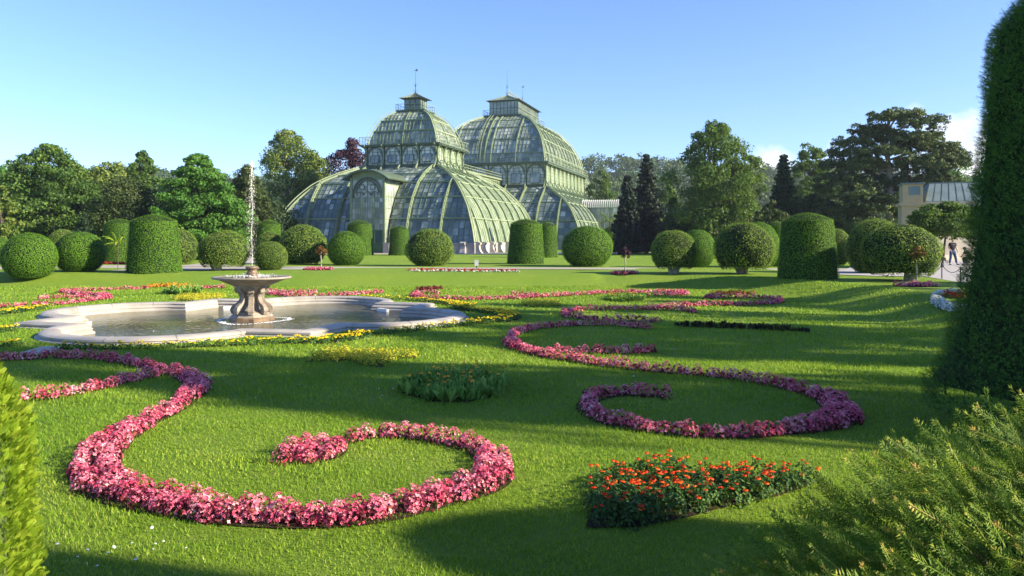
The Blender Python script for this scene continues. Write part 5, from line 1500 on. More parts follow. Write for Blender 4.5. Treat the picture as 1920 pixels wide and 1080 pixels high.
# connecting wing between the first and the central pavilion, with its raised monitor
def wing(y0, y1):
    prof = [(11.2, 1.3), (11.0, 2.8), (10.5, 4.4), (9.5, 6.2), (8.2, 7.6), (6.4, 9.0), (4.2, 10.2), (2.6, 10.9)]
    S = spline(prof, 4)
    mb = MB()
    for sg in (1, -1):
        ny = int((y1 - y0) / .8); ysv = np.linspace(y0, y1, ny + 1)
        P = np.array([[(sg * p[0], y, p[1]) for y in (ysv if sg > 0 else ysv[::-1])] for p in S[::2]])
        mb.grid(P)
    g = mb.build('wing_roof', M['glass_side'], PH)
    b = MB()
    for sg in (1, -1):
        for y in np.arange(y0, y1, .8): b.tube([(sg * (p[0] + .02), y, p[1]) for p in S[::2]], .03, 4, cap=False)
        for p in S[::3]: b.bar((sg * (p[0] + .05), y0, p[1]), (sg * (p[0] + .05), y1, p[1]), .05)
    b.build('glazing_bars', M['iron_pale'], g)
    for y in np.arange(y0 + 1.6, y1, 3.4):
        r = MB(); r.tube([(p[0] + .2, y, p[1] + .05) for p in S], .12, 4); r.build('rib', M['iron'], g)
    m = MB(); m.box(-2.6, 2.6, y0, y1, 10.9, 12.6); m.box(-3.0, 3.0, y0, y1, 12.6, 12.78)
    mo = m.build('monitor_roof', M['iron_pale'], PH)
    m = MB()
    for y in np.arange(y0 + .6, y1, 1.15): m.box(2.605, 2.66, y, y + .8, 11.2, 12.3)
    m.build('louvres', M['iron_dark'], mo)
    railm = MB()
    for x in (-2.95, 2.95):
        for zz in (12.85, 13.25, 13.7): railm.bar((x, y0, zz), (x, y1, zz), .028)
        for y in np.arange(y0, y1, 1.1): railm.bar((x, y, 12.78), (x, y, 13.72), .03)
    railm.build('railing', M['iron_pale'], mo)
wing(5.2, 32.4)
wing(67.6, 94.8)

# porch
def porch():
    v0 = -14.9; mb = MB(); hw = 2.3
    for s in (-hw, hw): mb.box(s - .16, s + .16, v0 - .02, v0 + .3, 0, 9.6)
    for s in (-1.02, 1.02): mb.box(s - .05, s + .05, v0 + .02, v0 + .14, 0, 7.0)
    for z in (4.3, 2.9, 5.7, 7.0): mb.box(-hw + .16, hw - .16, v0 + .03, v0 + .13, z - .05, z + .05)
    for s in np.arange(-1.7, 1.8, .34): mb.bar((s, v0 + .06, 2.9), (s, v0 + .06, 7.0), .03)
    pr = mb.build('porch', M['iron'], PH); mb = MB()
    # arch with ring of small roundels
    zc, r = 7.6, 1.95
    mb.tube([(r * cos(a), v0, zc + r * sin(a)) for a in np.linspace(-.0, pi, 17)], .07, 4)
    mb.tube([((r - .38) * cos(a), v0, zc + (r - .38) * sin(a)) for a in np.linspace(0, pi, 17)], .05, 4)
    for a in np.linspace(.1, pi - .1, 11):
        c = np.array([(r - .19) * cos(a), v0, zc + (r - .19) * sin(a)]); mb.tube([c + (.14 * cos(t), 0, .14 * sin(t)) for t in np.linspace(0, 2 * pi, 8)], .022, 4, cap=False)
    for c, rr in (((-.75, 8.35), .36), ((.75, 8.35), .36)):
        mb.tube([(c[0] + rr * cos(t), v0, c[1] + rr * sin(t)) for t in np.linspace(0, 2 * pi, 13)], .035, 4, cap=False)
    for sx in (-1.0, 0, 1.0):
        rr = .48; mb.tube([(sx + rr * cos(t), v0, 7.3 + rr * sin(t)) for t in np.linspace(0, pi, 9)], .035, 4, cap=False)
        mb.bar((sx, v0, 7.0), (sx, v0, 7.8), .022)
    mb.bar((0, v0, 7.8), (0, v0, 9.2), .03)
    for sg in (-1, 1): mb.bar((sg * r, v0, 7.0), (sg * r, v0, 7.7), .07)
    mb.build('arch_tracery', M['iron_dark'], pr); mb = MB()  # darker iron than the posts: the front's shade is in the colour
    # sides
    for s in (-hw, hw):
        for z in (2.9, 4.3, 5.7, 7.2, 8.8): mb.bar((s, v0, z), (s, v0 + 6.6, z), .045)
        for y in np.arange(v0 + .7, v0 + 6.6, .72): mb.bar((s, y, 0.6), (s, y, 9.2), .03)
    mb.build('side_bars', M['iron'], pr)
    g = MB()
    for i in range(8):
        for j in range(9):
            a0, a1 = -hw + .16 + (2 * hw - .32) * i / 8, -hw + .16 + (2 * hw - .32) * (i + 1) / 8; b0, b1 = 2.95 + 6.3 * j / 9, 2.95 + 6.3 * (j + 1) / 9
            g.add([(a0, v0 + .1, b0), (a1, v0 + .1, b0), (a1, v0 + .1, b1), (a0, v0 + .1, b1)], [(0, 1, 2, 3)], [np.clip(R.beta(1.5, 1.5) * .9 + .25, 0, 1.2)])
    for s in (-hw, hw):
        g.add([(s, v0 + .2, .3), (s, v0 + 7, .3), (s, v0 + 7, 9.3), (s, v0 + .2, 9.3)], [(0, 1, 2, 3)], [.75])
    g.build('porch_glass', M['glass_top'], pr)
    d = MB()
    for s0, s1 in ((-2.12, -.03), (.03, 2.12)):
        d.box(s0, s1, v0 + .04, v0 + .12, 0, 1.35); 
        for k in range(3): d.box(s0 + .06 + k * .68, s0 + .62 + k * .68, v0 + .015, v0 + .04, .15, 1.25)
        d.tube([(s0, v0 + .03, 1.35), (s0, v0 + .03, 2.85), (s1, v0 + .03, 2.85), (s1, v0 + .03, 1.35)], .06, 4)
    dd = d.build('door', M['door_green'], pr)
    gg = MB()
    for k in range(6): gg.add([(-2.1 + .7 * k, v0 + .09, 1.36), (-2.1 + .7 * k + .7, v0 + .09, 1.36), (-2.1 + .7 * k + .7, v0 + .09, 2.9), (-2.1 + .7 * k, v0 + .09, 2.9)], [(0, 1, 2, 3)], [.2 + .1 * k])
    gg.build('door_glass', M['window_dark'], dd)
    c = MB(); aa = np.linspace(-1, 1, 13)
    P = np.array([[(3.3 * a, y, 9.35 + 1.25 * (1 - a * a)) for a in aa] for y in (v0 - .75, v0 + 8.5)])
    c.grid(P); c.grid(P[::-1] - (0, 0, .10)); c.grid(np.array([P[0] - (0, 0, .22), P[0]])); c.grid(np.array([P[0] - (0, -.05, .22), P[0] - (0, -.05, 0)])[::-1])
    c.build('porch_canopy', M['roof_sheet'], pr)
    c = MB()                                           # gable infill above the arch
    n = 13; low = [(2.2 * a, v0 + .12, 9.2) for a in aa]; hi = [(2.2 * a, v0 + .12, 9.3 + 1.2 * (1 - (a * .7) ** 2)) for a in aa]
    c.grid(np.array([low, hi])); c.build('gable', M['iron'], pr)
    for s in (-hw - .55, hw + .55):
        p = MB(); p.box(s - .38, s + .38, v0 - .5, v0 + .3, 0, 1.15); p.box(s - .46, s + .46, v0 - .58, v0 + .38, 1.15, 1.32); p.build('stone_pier', M['stone_pink'], pr)
porch()

def plinth(cx, cy, hu, hv, gap=None):
    mb = MB(); ring_box(mb, cx, cy, hu, hv, 0, 1.12, .6); ring_box(mb, cx, cy, hu + .08, hv + .08, 1.12, 1.3, .7)
    if gap:                                            # leave the doorway open: rebuild the front in two runs
        mb = MB()
        for a, b in ((-hu, -gap), (gap, hu)):
            mb.box(a, b, cy - hv, cy - hv + .6, 0, 1.12); mb.box(a, b, cy - hv - .08, cy - hv + .68, 1.12, 1.3)
        mb.box(-hu, hu, cy + hv - .6, cy + hv, 0, 1.3)
        for a, b in ((-hu, -hu + .6), (hu - .6, hu)): mb.box(a, b, cy - hv + .6, cy + hv - .6, 0, 1.12); mb.box(a - .05, b + .05, cy - hv + .7, cy + hv - .6, 1.12, 1.3)
    return mb.build('plinth', M['stone_pink'], PH)
p1 = plinth(0, 0, 14.2, 14.2, 2.6); p2 = plinth(0, CY2, 19.2, 25.5); p3 = plinth(0, 100, 14.2, 14.2)
def pier(x, y, parent, yaw):
    mb = MB(); c, s = cos(yaw), sin(yaw)
    P = []
    for (o, z) in ((.75, 0), (.75, .12), (.62, .2), (.45, .55), (.40, .95), (.55, 1.1), (.6, 1.3), (.25, 1.42), (.0, 1.45)):
        P.append([(o, -.32, z), (o, .32, z), (-.1, .32, z), (-.1, -.32, z)])
    P = np.array(P); Q = P.copy(); Q[..., 0] = x + P[..., 0] * c - P[..., 1] * s; Q[..., 1] = y + P[..., 0] * s + P[..., 1] * c
    mb.grid(Q, closed=True); mb.build('stone_pier', M['stone_pink'], parent)
for s in (-13.6, -11.7, -8.2, -4.8, -1.4, 2.0, 5.4, 8.8, 12.0): pier(14.25, s, p1, 0)
for s in (-12.8, -9.6, -5.0, 5.0, 9.6, 12.8): pier(s, -14.25, p1, -pi / 2)
for s in (-25, -21.5, -18, -14.4, -10.8, -7.2, -3.6, 0, 3.6): pier(19.25, CY2 + s, p2, 0)
# dark dense planting seen through nothing: solid floor and core keep light from leaking through the shell
mb = MB(); mb.box(-13.8, 13.8, -13.8, 13.8, .02, .1); mb.box(-18.8, 18.8, CY2 - 25, CY2 + 25, .02, .1); mb.build('floor', M['inner'], PH)

# glass corridor with barrel roof right of the central pavilion
cor = empty('glass_corridor', (XY(1094, 152), 152, 0), radians(-12)); tag(cor, 'white ribbed barrel roofed glass corridor beside the taller pavilion', 'corridor')
L = 7.4; mb = MB(); ht = 8.6
for x in np.arange(0, L + .1, .82):
    for y in (0, 3.0): mb.bar((x, y, 0), (x, y, ht - .6), .06)
for y in (0, 3.0):
    for z in (ht - .6, 5.4, 2.6): mb.bar((0, y, z), (L + .1, y, z), .07)
mb.build('frame', M['iron_pale'], cor)
g = MB()
for i in range(9):
    for y in (.05, 2.95): g.quad((i * .82, y, 0), (i * .82 + .82, y, 0), (i * .82 + .82, y, ht - .6), (i * .82, y, ht - .6))
g.quad((L, .05, 0), (L, 2.95, 0), (L, 2.95, ht - .6), (L, .05, ht - .6))
g.build('glass', M['glass_top'], cor)
rf = MB(); aa = np.linspace(0, pi, 9)
rf.grid(np.array([[(x, 1.5 - 1.9 * cos(a), ht - .6 + 1.5 * sin(a)) for a in aa] for x in (-.2, L + .4)]))
r_ = rf.build('barrel_roof', M['glass_side'], cor)
rb = MB()
for x in np.arange(-.2, L + .5, .41): rb.tube([(x, 1.5 - 1.95 * cos(a), ht - .6 + 1.55 * sin(a)) for a in aa], .055, 4)
rb.build('roof_ribs', M['white_paint'], r_)

# ------------------------------------------------------------------ cream building on the right
def building():
    Y = 68; x0 = XY(1693, Y); b = empty('cream_building', (x0, Y, 0), radians(-20)); tag(b, 'cream rendered building with green copper roof and a small corner turret', 'building')
    W = 15; D = 9; hw = ZY(382, Y); mb = MB()
    mb.box(1.7, W, .5, D, 0, hw); mb.build('wall', M['wall_cream'], b)
    mb = MB(); mb.box(-.1, 1.7, 0, 2.6, 0, ZY(386, Y)); mb.box(-.25, 1.85, -.15, 2.75, ZY(386, Y), ZY(380, Y)); mb.box(.0, 1.6, .05, 2.5, ZY(380, Y), ZY(346, Y))
    t = mb.build('turret', M['wall_cream'], b)
    mb = MB(); mb.box(-.15, 1.75, -.1, 2.65, ZY(346, Y), ZY(343, Y)); mb.build('turret_cap', M['copper'], t)
    mb = MB(); mb.box(.45, 1.35, .03, .045, ZY(366, Y), ZY(350, Y)); mb.build('window', M['window_dark'], t)
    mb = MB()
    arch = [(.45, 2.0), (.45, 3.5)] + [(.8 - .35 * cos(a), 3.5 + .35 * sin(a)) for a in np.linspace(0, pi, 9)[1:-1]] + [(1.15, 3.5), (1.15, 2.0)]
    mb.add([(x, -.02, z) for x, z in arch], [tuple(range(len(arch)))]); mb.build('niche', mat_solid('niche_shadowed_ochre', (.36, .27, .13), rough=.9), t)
    mb = MB(); mb.box(1.75, W + .3, .2, .5, hw - .35, hw + .02); mb.box(1.75, W + .3, .05, .5, hw + .02, hw + .16); mb.build('cornice', M['wall_trim'], b)
    r0 = hw + .18; r1 = ZY(340, Y)
    P = [(1.8, .0, r0), (W + .4, .0, r0), (W + .4, D, r0), (1.8, D, r0)]; Tt = [(2.6, 3.6, r1), (W - 1, 3.6, r1), (W - 1, D - 3, r1), (2.6, D - 3, r1)]
    mb = MB(); mb.grid(np.array([P, Tt]), closed=True); mb.add(Tt, [(0, 1, 2, 3)])
    rf = mb.build('roof', M['copper'], b)
    sm = MB()
    for k in range(1, 22):
        t_ = k / 22; sm.bar(np.array(P[0]) * (1 - t_) + np.array(P[1]) * t_ + (0, -.03, .03), np.array(Tt[0]) * (1 - t_) + np.array(Tt[1]) * t_ + (0, -.01, .01), .014)
    sm.bar(Tt[0], Tt[1], .07); sm.build('roof_seams', M['copper'], rf)
building()
# pale wall low behind the walkers
mb = MB(); Yw = 61; xa, xb = XY(1744, Yw), XY(1985, Yw)
wl_ = empty('garden_wall', (xa, Yw, 0)); tag(wl_, 'pale stained low wall behind the walkers under the shade tree', 'wall')
mb.box(0, xb - xa, 0, .4, .0, 2.5); mb.build('wall_face', M['wall_pale'], wl_)
mb = MB(); mb.box(-.08, xb - xa, -.1, .5, 2.5, 2.65); mb.build('coping', M['wall_trim'], wl_)
mb = MB(); mb.box(0, xb - xa, -.45, -.0, 0, .45); mb.box(0, xb - xa, -.8, -.45, 0, .22); mb.build('steps', M['wall_trim'], wl_)

# ------------------------------------------------------------------ chain barrier, sign, pole, palm
def post(px, yb, yt, lab):
    Y = CAM_Z * F_PX / (yb - HORIZON); h = ZY(yt, Y)
    r = empty('barrier_post', (XY(px, Y), Y, 0)); tag(r, lab, 'post', 'chain barrier posts by the yard')
    mb = MB(); mb.lathe([(.05, 0), (.05, .02), (.022, .03), (.022, h - .06), (.035, h - .05), (.03, h - .01), (.001, h)], 10); mb.build('stem', M['black'], r)
    return np.array([XY(px, Y), Y, h - .06])
tops = [post(1741, 519, 498, 'black barrier post half hidden behind the dark ball topiary'), post(1766, 523.5, 493.5, 'black barrier post in the middle of the chain by the yard'), post(1801, 531, 500, 'black barrier post nearest the tall hedge')]
tops.append(post(1850, 545, 510, 'black barrier post hidden behind the tall hedge'))
for i in range(3):
    a, b = tops[i], tops[i + 1]; mb = MB()
    mb.tube([a * (1 - t) + b * t - np.array([0, 0, 4 * .24 * t * (1 - t)]) for t in np.linspace(0, 1, 13)], .014, 5)
    tag(mb.build('chain', M['black']), ('slack black chain left of the middle barrier post', 'slack black chain between the middle post and the post by the tall hedge', 'slack black chain behind the tall hedge')[i], 'chain', 'chains of the barrier')
Ys = 44.5; sg = empty('lawn_sign', (XY(893.5, Ys), Ys, 0)); tag(sg, 'small pale sign board standing at the path edge in front of the glasshouse', 'sign')
mb = MB(); mb.box(-.02, .02, -.015, .015, 0, .2); mb.build('post', M['black'], sg)
mb = MB(); mb.box(-.11, .11, -.03, -.015, .17, .5); mb.build('board', mat_solid('grey_board', (.55, .56, .56), rough=.5), sg)
Yp = 90; pl = empty('white_pole', (XY(1251, Yp), Yp, 0)); tag(pl, 'thin white pole standing before the dark trees right of centre', 'pole')
mb = MB(); mb.lathe([(.09, 0), (.08, ZY(391, Yp)), (.001, ZY(390, Yp))], 8); mb.build('shaft', M['white_paint'], pl)

def palm(px, Y, ytop, lab, n=22, L=1.9, mat='t_yellow', wide=.28, trunk=True, z0=0):
    h = ZY(ytop, Y) - L * .55
    r = empty('palm', (XY(px, Y), Y, z0)); tag(r, lab, 'palm', 'potted palms')
    mb = MB()
    for k in range(n):
        a = R.uniform(0, 2 * pi); e = R.uniform(.1, 1.25); l = L * R.uniform(.8, 1.1)
        for s in np.linspace(.12, 1, 14):
            ax = l * s * cos(e) ; az = l * s * sin(e) - .55 * l * s * s * cos(e)
            p = np.array([ax * cos(a), ax * sin(a), h + az])
            for sg in (-1, 1):
                q = np.array([-sin(a) * sg, cos(a) * sg, -.35]) * wide * l * (1 - .55 * s) + np.array([cos(a), sin(a), 0]) * .12 * l
                mb.add([p, p + q * .5 + (0, 0, .03), p + q, p + q * .5 - np.array([cos(a), sin(a), 0]) * .05], [(0, 1, 2, 3)])
    mb.build('fronds', M[mat], r)
    mb = MB(); mb.tube([(0, 0, 0), (.03, 0, h)], .09 if trunk else .018, 8); mb.build('trunk', M['bark'], r)
palm(1142, 110, 400, 'feathery palm beside the glass corridor', L=2.1)
palm(221, 43.0, 437, 'pale fronds of a small palm in front of the far left drum', n=9, L=1.0, mat='t_thuja', wide=.12, trunk=False)

# ------------------------------------------------------------------ people
def skin_mesh(name, nodes, edges, mat, parent, sub=2):
    """nodes: dict name -> ((x,y,z), radius or (rx, ry)); one continuous skinned surface baked to a mesh"""
    keys = list(nodes); me = bpy.data.meshes.new(name)
    me.from_pydata([nodes[k][0] for k in keys], [(keys.index(a), keys.index(b)) for a, b in edges], [])
    o = bpy.data.objects.new(name, me); COL.objects.link(o)
    sk = o.modifiers.new('skin', 'SKIN'); sk.use_smooth_shade = True
    for i, k in enumerate(keys):
        r = nodes[k][1]; r = (r, r) if not isinstance(r, tuple) else r
        me.skin_vertices[0].data[i].radius = r
        me.skin_vertices[0].data[i].use_root = (i == 0)
    ss = o.modifiers.new('sub', 'SUBSURF'); ss.levels = sub; ss.render_levels = sub
    dg = bpy.context.evaluated_depsgraph_get()
    bm_ = bpy.data.meshes.new_from_object(o.evaluated_get(dg))
    bpy.data.objects.remove(o)
    o = bpy.data.objects.new(name, bm_); COL.objects.link(o); o.parent = parent
    o.data.materials.clear(); o.data.materials.append(mat)
    return o
M['skin'] = mat_solid('skin', (.50, .30, .21), (.44, .25, .17), rough=.55)
M['hair'] = mat_solid('dark_hair', (.025, .018, .014), rough=.7)
M['tee'] = mat_solid('black_cotton', (.018, .018, .024), rough=.9)
M['jeans'] = mat_solid('blue_denim', (.055, .10, .19), (.035, .065, .13), rough=.9, scale=9)
M['red_cloth'] = mat_solid('red_cloth', (.55, .03, .04), rough=.9)
M['shoe'] = mat_solid('dark_shoes', (.02, .02, .025), rough=.7)

def add_hand(nd, ed, wrist, dirv, side, s=1.0, pre='h', curl=.5):
    """palm and five fingers rooted at the wrist node"""
    w = np.array(nd[wrist][0]); d = np.array(dirv, float); d /= np.linalg.norm(d); sv = np.array(side, float); sv -= d * (sv @ d); sv /= np.linalg.norm(sv); n = np.cross(d, sv)
    palm_ = pre + 'palm'; nd[palm_] = (tuple(w + d * .05 * s), (.034 * s, .022 * s)); ed.append((wrist, palm_))
    for i, (o, l) in enumerate(((-.027, .066), (-.009, .076), (.009, .072), (.026, .056))):
        a = pre + 'f%da' % i; b = pre + 'f%db' % i; c = pre + 'f%dc' % i
        p = w + d * .092 * s + sv * o * s
        nd[a] = (tuple(p), .0095 * s); p = p + (d * (1 - curl * .3) + n * curl * .6) * l * .5 * s; nd[b] = (tuple(p), .009 * s); p = p + (d * (1 - curl) + n * curl) * l * .5 * s; nd[c] = (tuple(p), .0075 * s)
        ed += [(palm_, a), (a, b), (b, c)]
    p = w + d * .045 * s - sv * .036 * s; nd[pre + 't1'] = (tuple(p), .011 * s); p = p + (d * .7 - sv * .6 + n * .2) * .035 * s; nd[pre + 't2'] = (tuple(p), .0095 * s); ed += [(palm_, pre + 't1'), (pre + 't1', pre + 't2')]

def head_face(root, c, s, yaw, hair=True):
    """eyes, nose, mouth, ears and hair on a head centred at c, facing yaw (0 = toward -Y)"""
    f = np.array([sin(yaw), -cos(yaw), 0]); sd_ = np.array([cos(yaw), sin(yaw), 0]); c = np.array(c)
    mb = MB()
    for sg in (-1, 1): 
        p = c + f * .088 * s + sd_ * sg * .032 * s + (0, 0, .01); mb.lathe([(.001, -.008), (.012, 0), (.001, .008)], 8, p)
    mb.tube([c + f * .088 * s - sd_ * .025 * s - (0, 0, .058), c + f * .096 * s - (0, 0, .06), c + f * .088 * s + sd_ * .025 * s - (0, 0, .058)], .006, 5)
    mb.build('facial_features', M['hair'], root)
    if hair:
        hb = MB(); V = []
        th = np.linspace(0.01, 1.75, 9); ph = np.linspace(0, 2 * pi, 17)[:-1]; ring = []
        for t in th:
            row = []
            for a in ph:
                d = sin(t) * cos(a) * sd_ + sin(t) * sin(a) * (-f) + np.array([0, 0, cos(t)])
                fr = max(0, sin(t) * -sin(a)); k = 1.0 - .0 * fr
                tt = min(t, 1.05) if fr > .45 else t
                d = sin(tt) * cos(a) * sd_ + sin(tt) * sin(a) * (-f) + np.array([0, 0, cos(tt)])
                row.append(c + d * np.array([.088, .105, .122]) * 1.07 * s + (0, 0, .012))
            ring.append(row)
        hb.grid(np.array(ring)[::-1], closed=True); hb.build('hair', M['hair'], root, smooth=True)

def walker():
    Y = CAM_Z * F_PX / 47.2; r = empty('person', (XY(1786, Y), Y, 0)); tag(r, 'person in black T-shirt and blue jeans walking across the gravel, hand at pocket', 'person', 'people in the yard')
    nd = {'pel': ((0, 0, .93), (.15, .11)), 'bel': ((0, 0, 1.08), (.145, .105)), 'che': ((0, 0, 1.30), (.165, .115)), 'nek0': ((0, 0, 1.46), (.075, .07)), 'nek': ((0, -.01, 1.53), .055), 'hd1': ((.0, -.02, 1.60), (.075, .085)), 'hd2': ((0, -.02, 1.69), (.085, .10)), 'hd3': ((0, -.015, 1.765), (.055, .065)), 'nose': ((0, -.125, 1.645), .012),
          'shL': ((-.17, 0, 1.42), .062), 'elL': ((-.245, .02, 1.16), .044), 'wrL': ((-.17, -.11, .97), .030),
          'shR': ((.17, 0, 1.42), .062), 'elR': ((.25, .03, 1.17), .044), 'wrR': ((.27, -.09, .95), .030),
          'hpL': ((-.09, 0, .88), .10), 'knL': ((-.14, -.03, .50), .062), 'anL': ((-.19, .02, .10), .042), 'ftL': ((-.17, -.13, .045), (.045, .035)),
          'hpR': ((.09, 0, .88), .10), 'knR': ((.17, -.06, .50), .062), 'anR': ((.30, .06, .12), .042), 'ftR': ((.38, -.06, .06), (.045, .035)),
          'earL': ((-.088, -.01, 1.65), .016), 'earR': ((.088, -.01, 1.65), .016)}
    ed = [('pel', 'bel'), ('bel', 'che'), ('che', 'nek0'), ('nek0', 'nek'), ('nek', 'hd1'), ('hd1', 'hd2'), ('hd2', 'hd3'), ('hd1', 'nose'), ('che', 'shL'), ('shL', 'elL'), ('elL', 'wrL'), ('che', 'shR'), ('shR', 'elR'), ('elR', 'wrR'), ('pel', 'hpL'), ('hpL', 'knL'), ('knL', 'anL'), ('anL', 'ftL'), ('pel', 'hpR'), ('hpR', 'knR'), ('knR', 'anR'), ('anR', 'ftR'), ('hd2', 'earL'), ('hd2', 'earR')]
    add_hand(nd, ed, 'wrL', (.1, -.2, -1), (0, 1, 0), pre='l'); add_hand(nd, ed, 'wrR', (0, -.3, -1), (0, -1, 0), pre='r')
    skin_mesh('body', nd, ed, M['skin'], r)
    t = {'bel': ((0, 0, .91), (.172, .135)), 'm': ((0, 0, 1.12), (.165, .13)), 'che': ((0, 0, 1.31), (.185, .138)), 'top': ((0, 0, 1.45), (.11, .085)), 'sL': ((-.18, 0, 1.41), .082), 'eL': ((-.228, .012, 1.25), .070), 'sR': ((.18, 0, 1.41), .082), 'eR': ((.23, .018, 1.25), .070)}
    skin_mesh('tshirt', t, [('bel', 'm'), ('m', 'che'), ('che', 'top'), ('che', 'sL'), ('sL', 'eL'), ('che', 'sR'), ('sR', 'eR')], M['tee'], r)
    j = {'p': ((0, 0, .93), (.168, .13)), 'w': ((0, 0, 1.07), (.155, .12)), 'hL': ((-.095, 0, .84), .115), 'kL': ((-.14, -.03, .50), .085), 'aL': ((-.19, .02, .12), .072), 'hR': ((.095, 0, .84), .115), 'kR': ((.17, -.06, .50), .085), 'aR': ((.295, .05, .14), .072)}
    skin_mesh('jeans', j, [('p', 'w'), ('p', 'hL'), ('hL', 'kL'), ('kL', 'aL'), ('p', 'hR'), ('hR', 'kR'), ('kR', 'aR')], M['jeans'], r)
    for q in (((-.19, .03, .05), (-.17, -.16, .04)), ((.30, .08, .07), (.40, -.10, .05))):
        skin_mesh('shoe', {'a': (q[0], (.05, .045)), 'b': (q[1], (.045, .035))}, [('a', 'b')], M['shoe'], r)
    head_face(r, (0, -.02, 1.66), 1.0, .2)
    mb = MB(); mb.box(-.10, .10, -.1445, -.139, 1.335, 1.352); mb.build('shirt_print', mat_solid('faded_print', (.30, .30, .31), rough=.9), r)
walker()

def stroller():
    Y = CAM_Z * F_PX / 44.0; X = XY(1762, Y); r = empty('stroller', (X, Y, 0)); tag(r, 'black pushchair with hood carrying a child in red', 'pushchair')
    mb = MB()
    for s in (-.25, .25):
        mb.tube([(s, .35, 1.05), (s, .2, .75), (s, -.35, .12)], .016, 6); mb.tube([(s, .35, .12), (s, .0, .45), (s, -.15, .55)], .016, 6)
    mb.bar((-.25, .35, 1.05), (.25, .35, 1.05), .018); mb.bar((-.25, -.35, .12), (.25, -.35, .12), .012); mb.bar((-.25, .35, .12), (.25, .35, .12), .012)
    mb.build('frame', M['black'], r)
    for x in (-.28, .28):
        for y in (-.36, .36):
            w = MB(); w.tube([(x + .02 * cos(0), y + .11 * cos(t), .12 + .11 * sin(t)) for t in np.linspace(0, 2 * pi, 15)], .022, 6, cap=False)
            wh = w.build('wheel', M['black'], r)
            h = MB(); h.tube([(x - .015, y, .12), (x + .015, y, .12)], .035, 8)
            for t in np.arange(5) * 2 * pi / 5: h.bar((x, y, .12), (x, y + .1 * cos(t), .12 + .1 * sin(t)), .006)
            h.build('hub', M['white_paint'], wh)
    s = MB(); P = np.array([[(x, -.25, .42), (x, .05, .38), (x, .2, .62), (x, .27, .95)] for x in (-.21, .21)]); s.grid(P); s.grid(P[::-1] - (0, -.03, .03))
    for x in (-.21, .21): s.add([(x, -.25, .42), (x, .05, .38), (x, .2, .62), (x, .1, .62), (x, -.2, .52)], [(0, 1, 2, 3, 4)])
    s.box(-.2, .2, -.42, -.22, .2, .42); s.build('seat', M['tee'], r)
    hb = MB(); hb.grid(np.array([[(.24 * sin(b), .22 - .38 * sin(a) * cos(b) * 1.0, .72 + .36 * cos(a) * cos(b) + .0) for b in np.linspace(-1.3, 1.3, 9)] for a in np.linspace(-.5, 1.25, 7)])); hb.build('hood', M['tee'], r)
    c = empty('person', (X, Y - .02, .45)); tag(c, 'small child in a red top sitting in the black pushchair', 'person', 'people in the yard')
    nd = {'pel': ((0, .05, .05), (.10, .09)), 'che': ((0, .08, .22), (.10, .08)), 'nek': ((0, .07, .33), .04), 'h1': ((0, .05, .39), (.07, .075)), 'h2': ((0, .05, .46), (.075, .085)), 'nose': ((0, -.045, .41), .009), 'sL': ((-.10, .07, .28), .04), 'eL': ((-.14, .0, .17), .032), 'wL': ((-.06, -.10, .14), .022), 'sR': ((.10, .07, .28), .04), 'eR': ((.14, .0, .17), .032), 'wR': ((.06, -.10, .14), .022),
          'kL': ((-.07, -.20, .06), .05), 'fL': ((-.07, -.28, -.15), .035), 'kR': ((.07, -.20, .06), .05), 'fR': ((.07, -.28, -.15), .035)}
    ed = [('pel', 'che'), ('che', 'nek'), ('nek', 'h1'), ('h1', 'h2'), ('h1', 'nose'), ('che', 'sL'), ('sL', 'eL'), ('eL', 'wL'), ('che', 'sR'), ('sR', 'eR'), ('eR', 'wR'), ('pel', 'kL'), ('kL', 'fL'), ('pel', 'kR'), ('kR', 'fR')]
    add_hand(nd, ed, 'wL', (.3, -.9, 0), (1, 0, 0), .6, 'l'); add_hand(nd, ed, 'wR', (-.3, -.9, 0), (-1, 0, 0), .6, 'r')
    skin_mesh('body', nd, ed, M['skin'], c)
    skin_mesh('red_top', {'b': ((0, .05, .06), (.12, .11)), 'c': ((0, .07, .24), (.125, .10)), 't': ((0, .07, .31), .06), 'sL': ((-.11, .065, .27), .055), 'eL': ((-.145, .0, .17), .045), 'wL': ((-.08, -.075, .145), .035), 'sR': ((.11, .065, .27), .055), 'eR': ((.145, .0, .17), .045), 'wR': ((.08, -.075, .145), .035)}, [('b', 'c'), ('c', 't'), ('c', 'sL'), ('sL', 'eL'), ('eL', 'wL'), ('c', 'sR'), ('sR', 'eR'), ('eR', 'wR')], M['red_cloth'], c)
    skin_mesh('trousers', {'p': ((0, .05, .04), (.115, .10)), 'kL': ((-.07, -.20, .06), .062), 'fL': ((-.07, -.27, -.10), .048), 'kR': ((.07, -.20, .06), .062), 'fR': ((.07, -.27, -.10), .048)}, [('p', 'kL'), ('kL', 'fL'), ('p', 'kR'), ('kR', 'fR')], M['tee'], c)
    head_face(c, (0, .05, .43), .8, 0, True)
stroller()

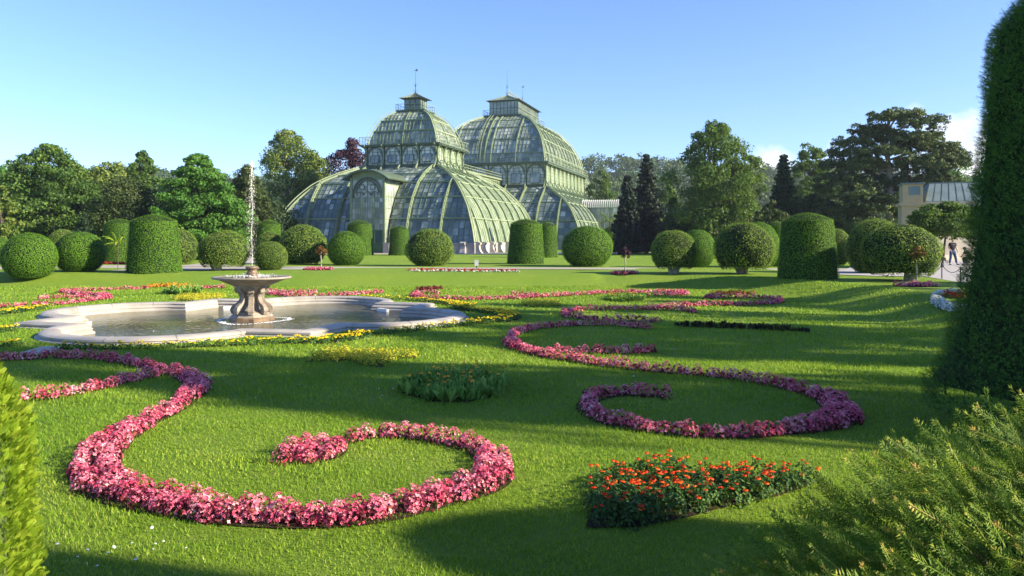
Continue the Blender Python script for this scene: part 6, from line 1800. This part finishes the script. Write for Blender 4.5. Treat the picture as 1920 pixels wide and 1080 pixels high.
def seated():
    Y = 50; r = empty('person', (XY(1814, Y), Y, 0)); tag(r, 'person in dark clothes crouching forward at the edge of the tall hedge', 'person', 'people in the yard')
    nd = {'pel': ((.18, 0, .48), (.14, .12)), 'bel': ((.12, 0, .66), (.13, .11)), 'che': ((-.02, -.02, .86), (.15, .12)), 'nek': ((-.13, -.03, .98), .055), 'h1': ((-.19, -.04, 1.03), (.08, .08)), 'h2': ((-.22, -.04, 1.11), (.085, .09)), 'nose': ((-.30, -.06, 1.05), .012), 'sL': ((-.06, -.18, .92), .055), 'eL': ((-.20, -.2, .70), .042), 'wL': ((-.38, -.12, .58), .028), 'sR': ((-.04, .16, .92), .055), 'eR': ((-.18, .18, .70), .042), 'wR': ((-.36, .08, .58), .028),
          'kL': ((-.22, -.14, .50), .062), 'aL': ((-.12, -.14, .10), .042), 'fL': ((-.30, -.14, .05), (.04, .035)), 'kR': ((-.22, .14, .50), .062), 'aR': ((-.12, .14, .10), .042), 'fR': ((-.30, .14, .05), (.04, .035))}
    ed = [('pel', 'bel'), ('bel', 'che'), ('che', 'nek'), ('nek', 'h1'), ('h1', 'h2'), ('h1', 'nose'), ('che', 'sL'), ('sL', 'eL'), ('eL', 'wL'), ('che', 'sR'), ('sR', 'eR'), ('eR', 'wR'), ('pel', 'kL'), ('kL', 'aL'), ('aL', 'fL'), ('pel', 'kR'), ('kR', 'aR'), ('aR', 'fR')]
    add_hand(nd, ed, 'wL', (-1, 0, -.3), (0, 1, 0), 1, 'l'); add_hand(nd, ed, 'wR', (-1, 0, -.3), (0, -1, 0), 1, 'r')
    skin_mesh('body', nd, ed, M['skin'], r)
    skin_mesh('dark_top', {'p': ((.17, 0, .52), (.16, .14)), 'b': ((.11, 0, .68), (.15, .13)), 'c': ((-.02, -.02, .86), (.17, .14)), 't': ((-.10, -.025, .94), .085), 'sL': ((-.06, -.18, .91), .07), 'eL': ((-.17, -.2, .75), .058), 'sR': ((-.04, .16, .91), .07), 'eR': ((-.15, .18, .75), .058)}, [('p', 'b'), ('b', 'c'), ('c', 't'), ('c', 'sL'), ('sL', 'eL'), ('c', 'sR'), ('sR', 'eR')], M['tee'], r)
    skin_mesh('trousers', {'p': ((.18, 0, .47), (.155, .135)), 'kL': ((-.22, -.14, .50), .08), 'aL': ((-.12, -.14, .14), .062), 'kR': ((-.22, .14, .50), .08), 'aR': ((-.12, .14, .14), .062)}, [('p', 'kL'), ('kL', 'aL'), ('p', 'kR'), ('kR', 'aR')], M['tee'], r)
    head_face(r, (-.21, -.04, 1.07), 1.0, -1.3)
    b = empty('bench', (XY(1814, Y) + .2, Y, 0)); tag(b, 'low grey bench under the crouching person, mostly hidden by the tall hedge', 'bench')
    mb = MB(); mb.box(-.3, 1.3, -.22, .22, .36, .41); mb.build('seat', M['wood_grey'], b)
    for x in (-.2, 1.2): mb = MB(); mb.box(x - .04, x + .04, -.2, .2, 0, .36); mb.build('leg', M['wood_grey'], b)
seated()

# ------------------------------------------------------------------ summer haze
hz = MB(); hz.box(-900, 950, -60, 1200, -1.9, 75)
hm = bpy.data.materials.new('haze'); hm.use_nodes = True; nt = hm.node_tree; nt.nodes.clear()
ho = nt.nodes.new('ShaderNodeOutputMaterial'); pv = nt.nodes.new('ShaderNodeVolumePrincipled')
pv.inputs['Color'].default_value = (.80, .88, 1, 1); pv.inputs['Density'].default_value = .0002; pv.inputs['Anisotropy'].default_value = .3
nt.links.new(pv.outputs[0], ho.inputs['Volume'])
tag(hz.build('haze', hm, attr=False), kind='stuff')
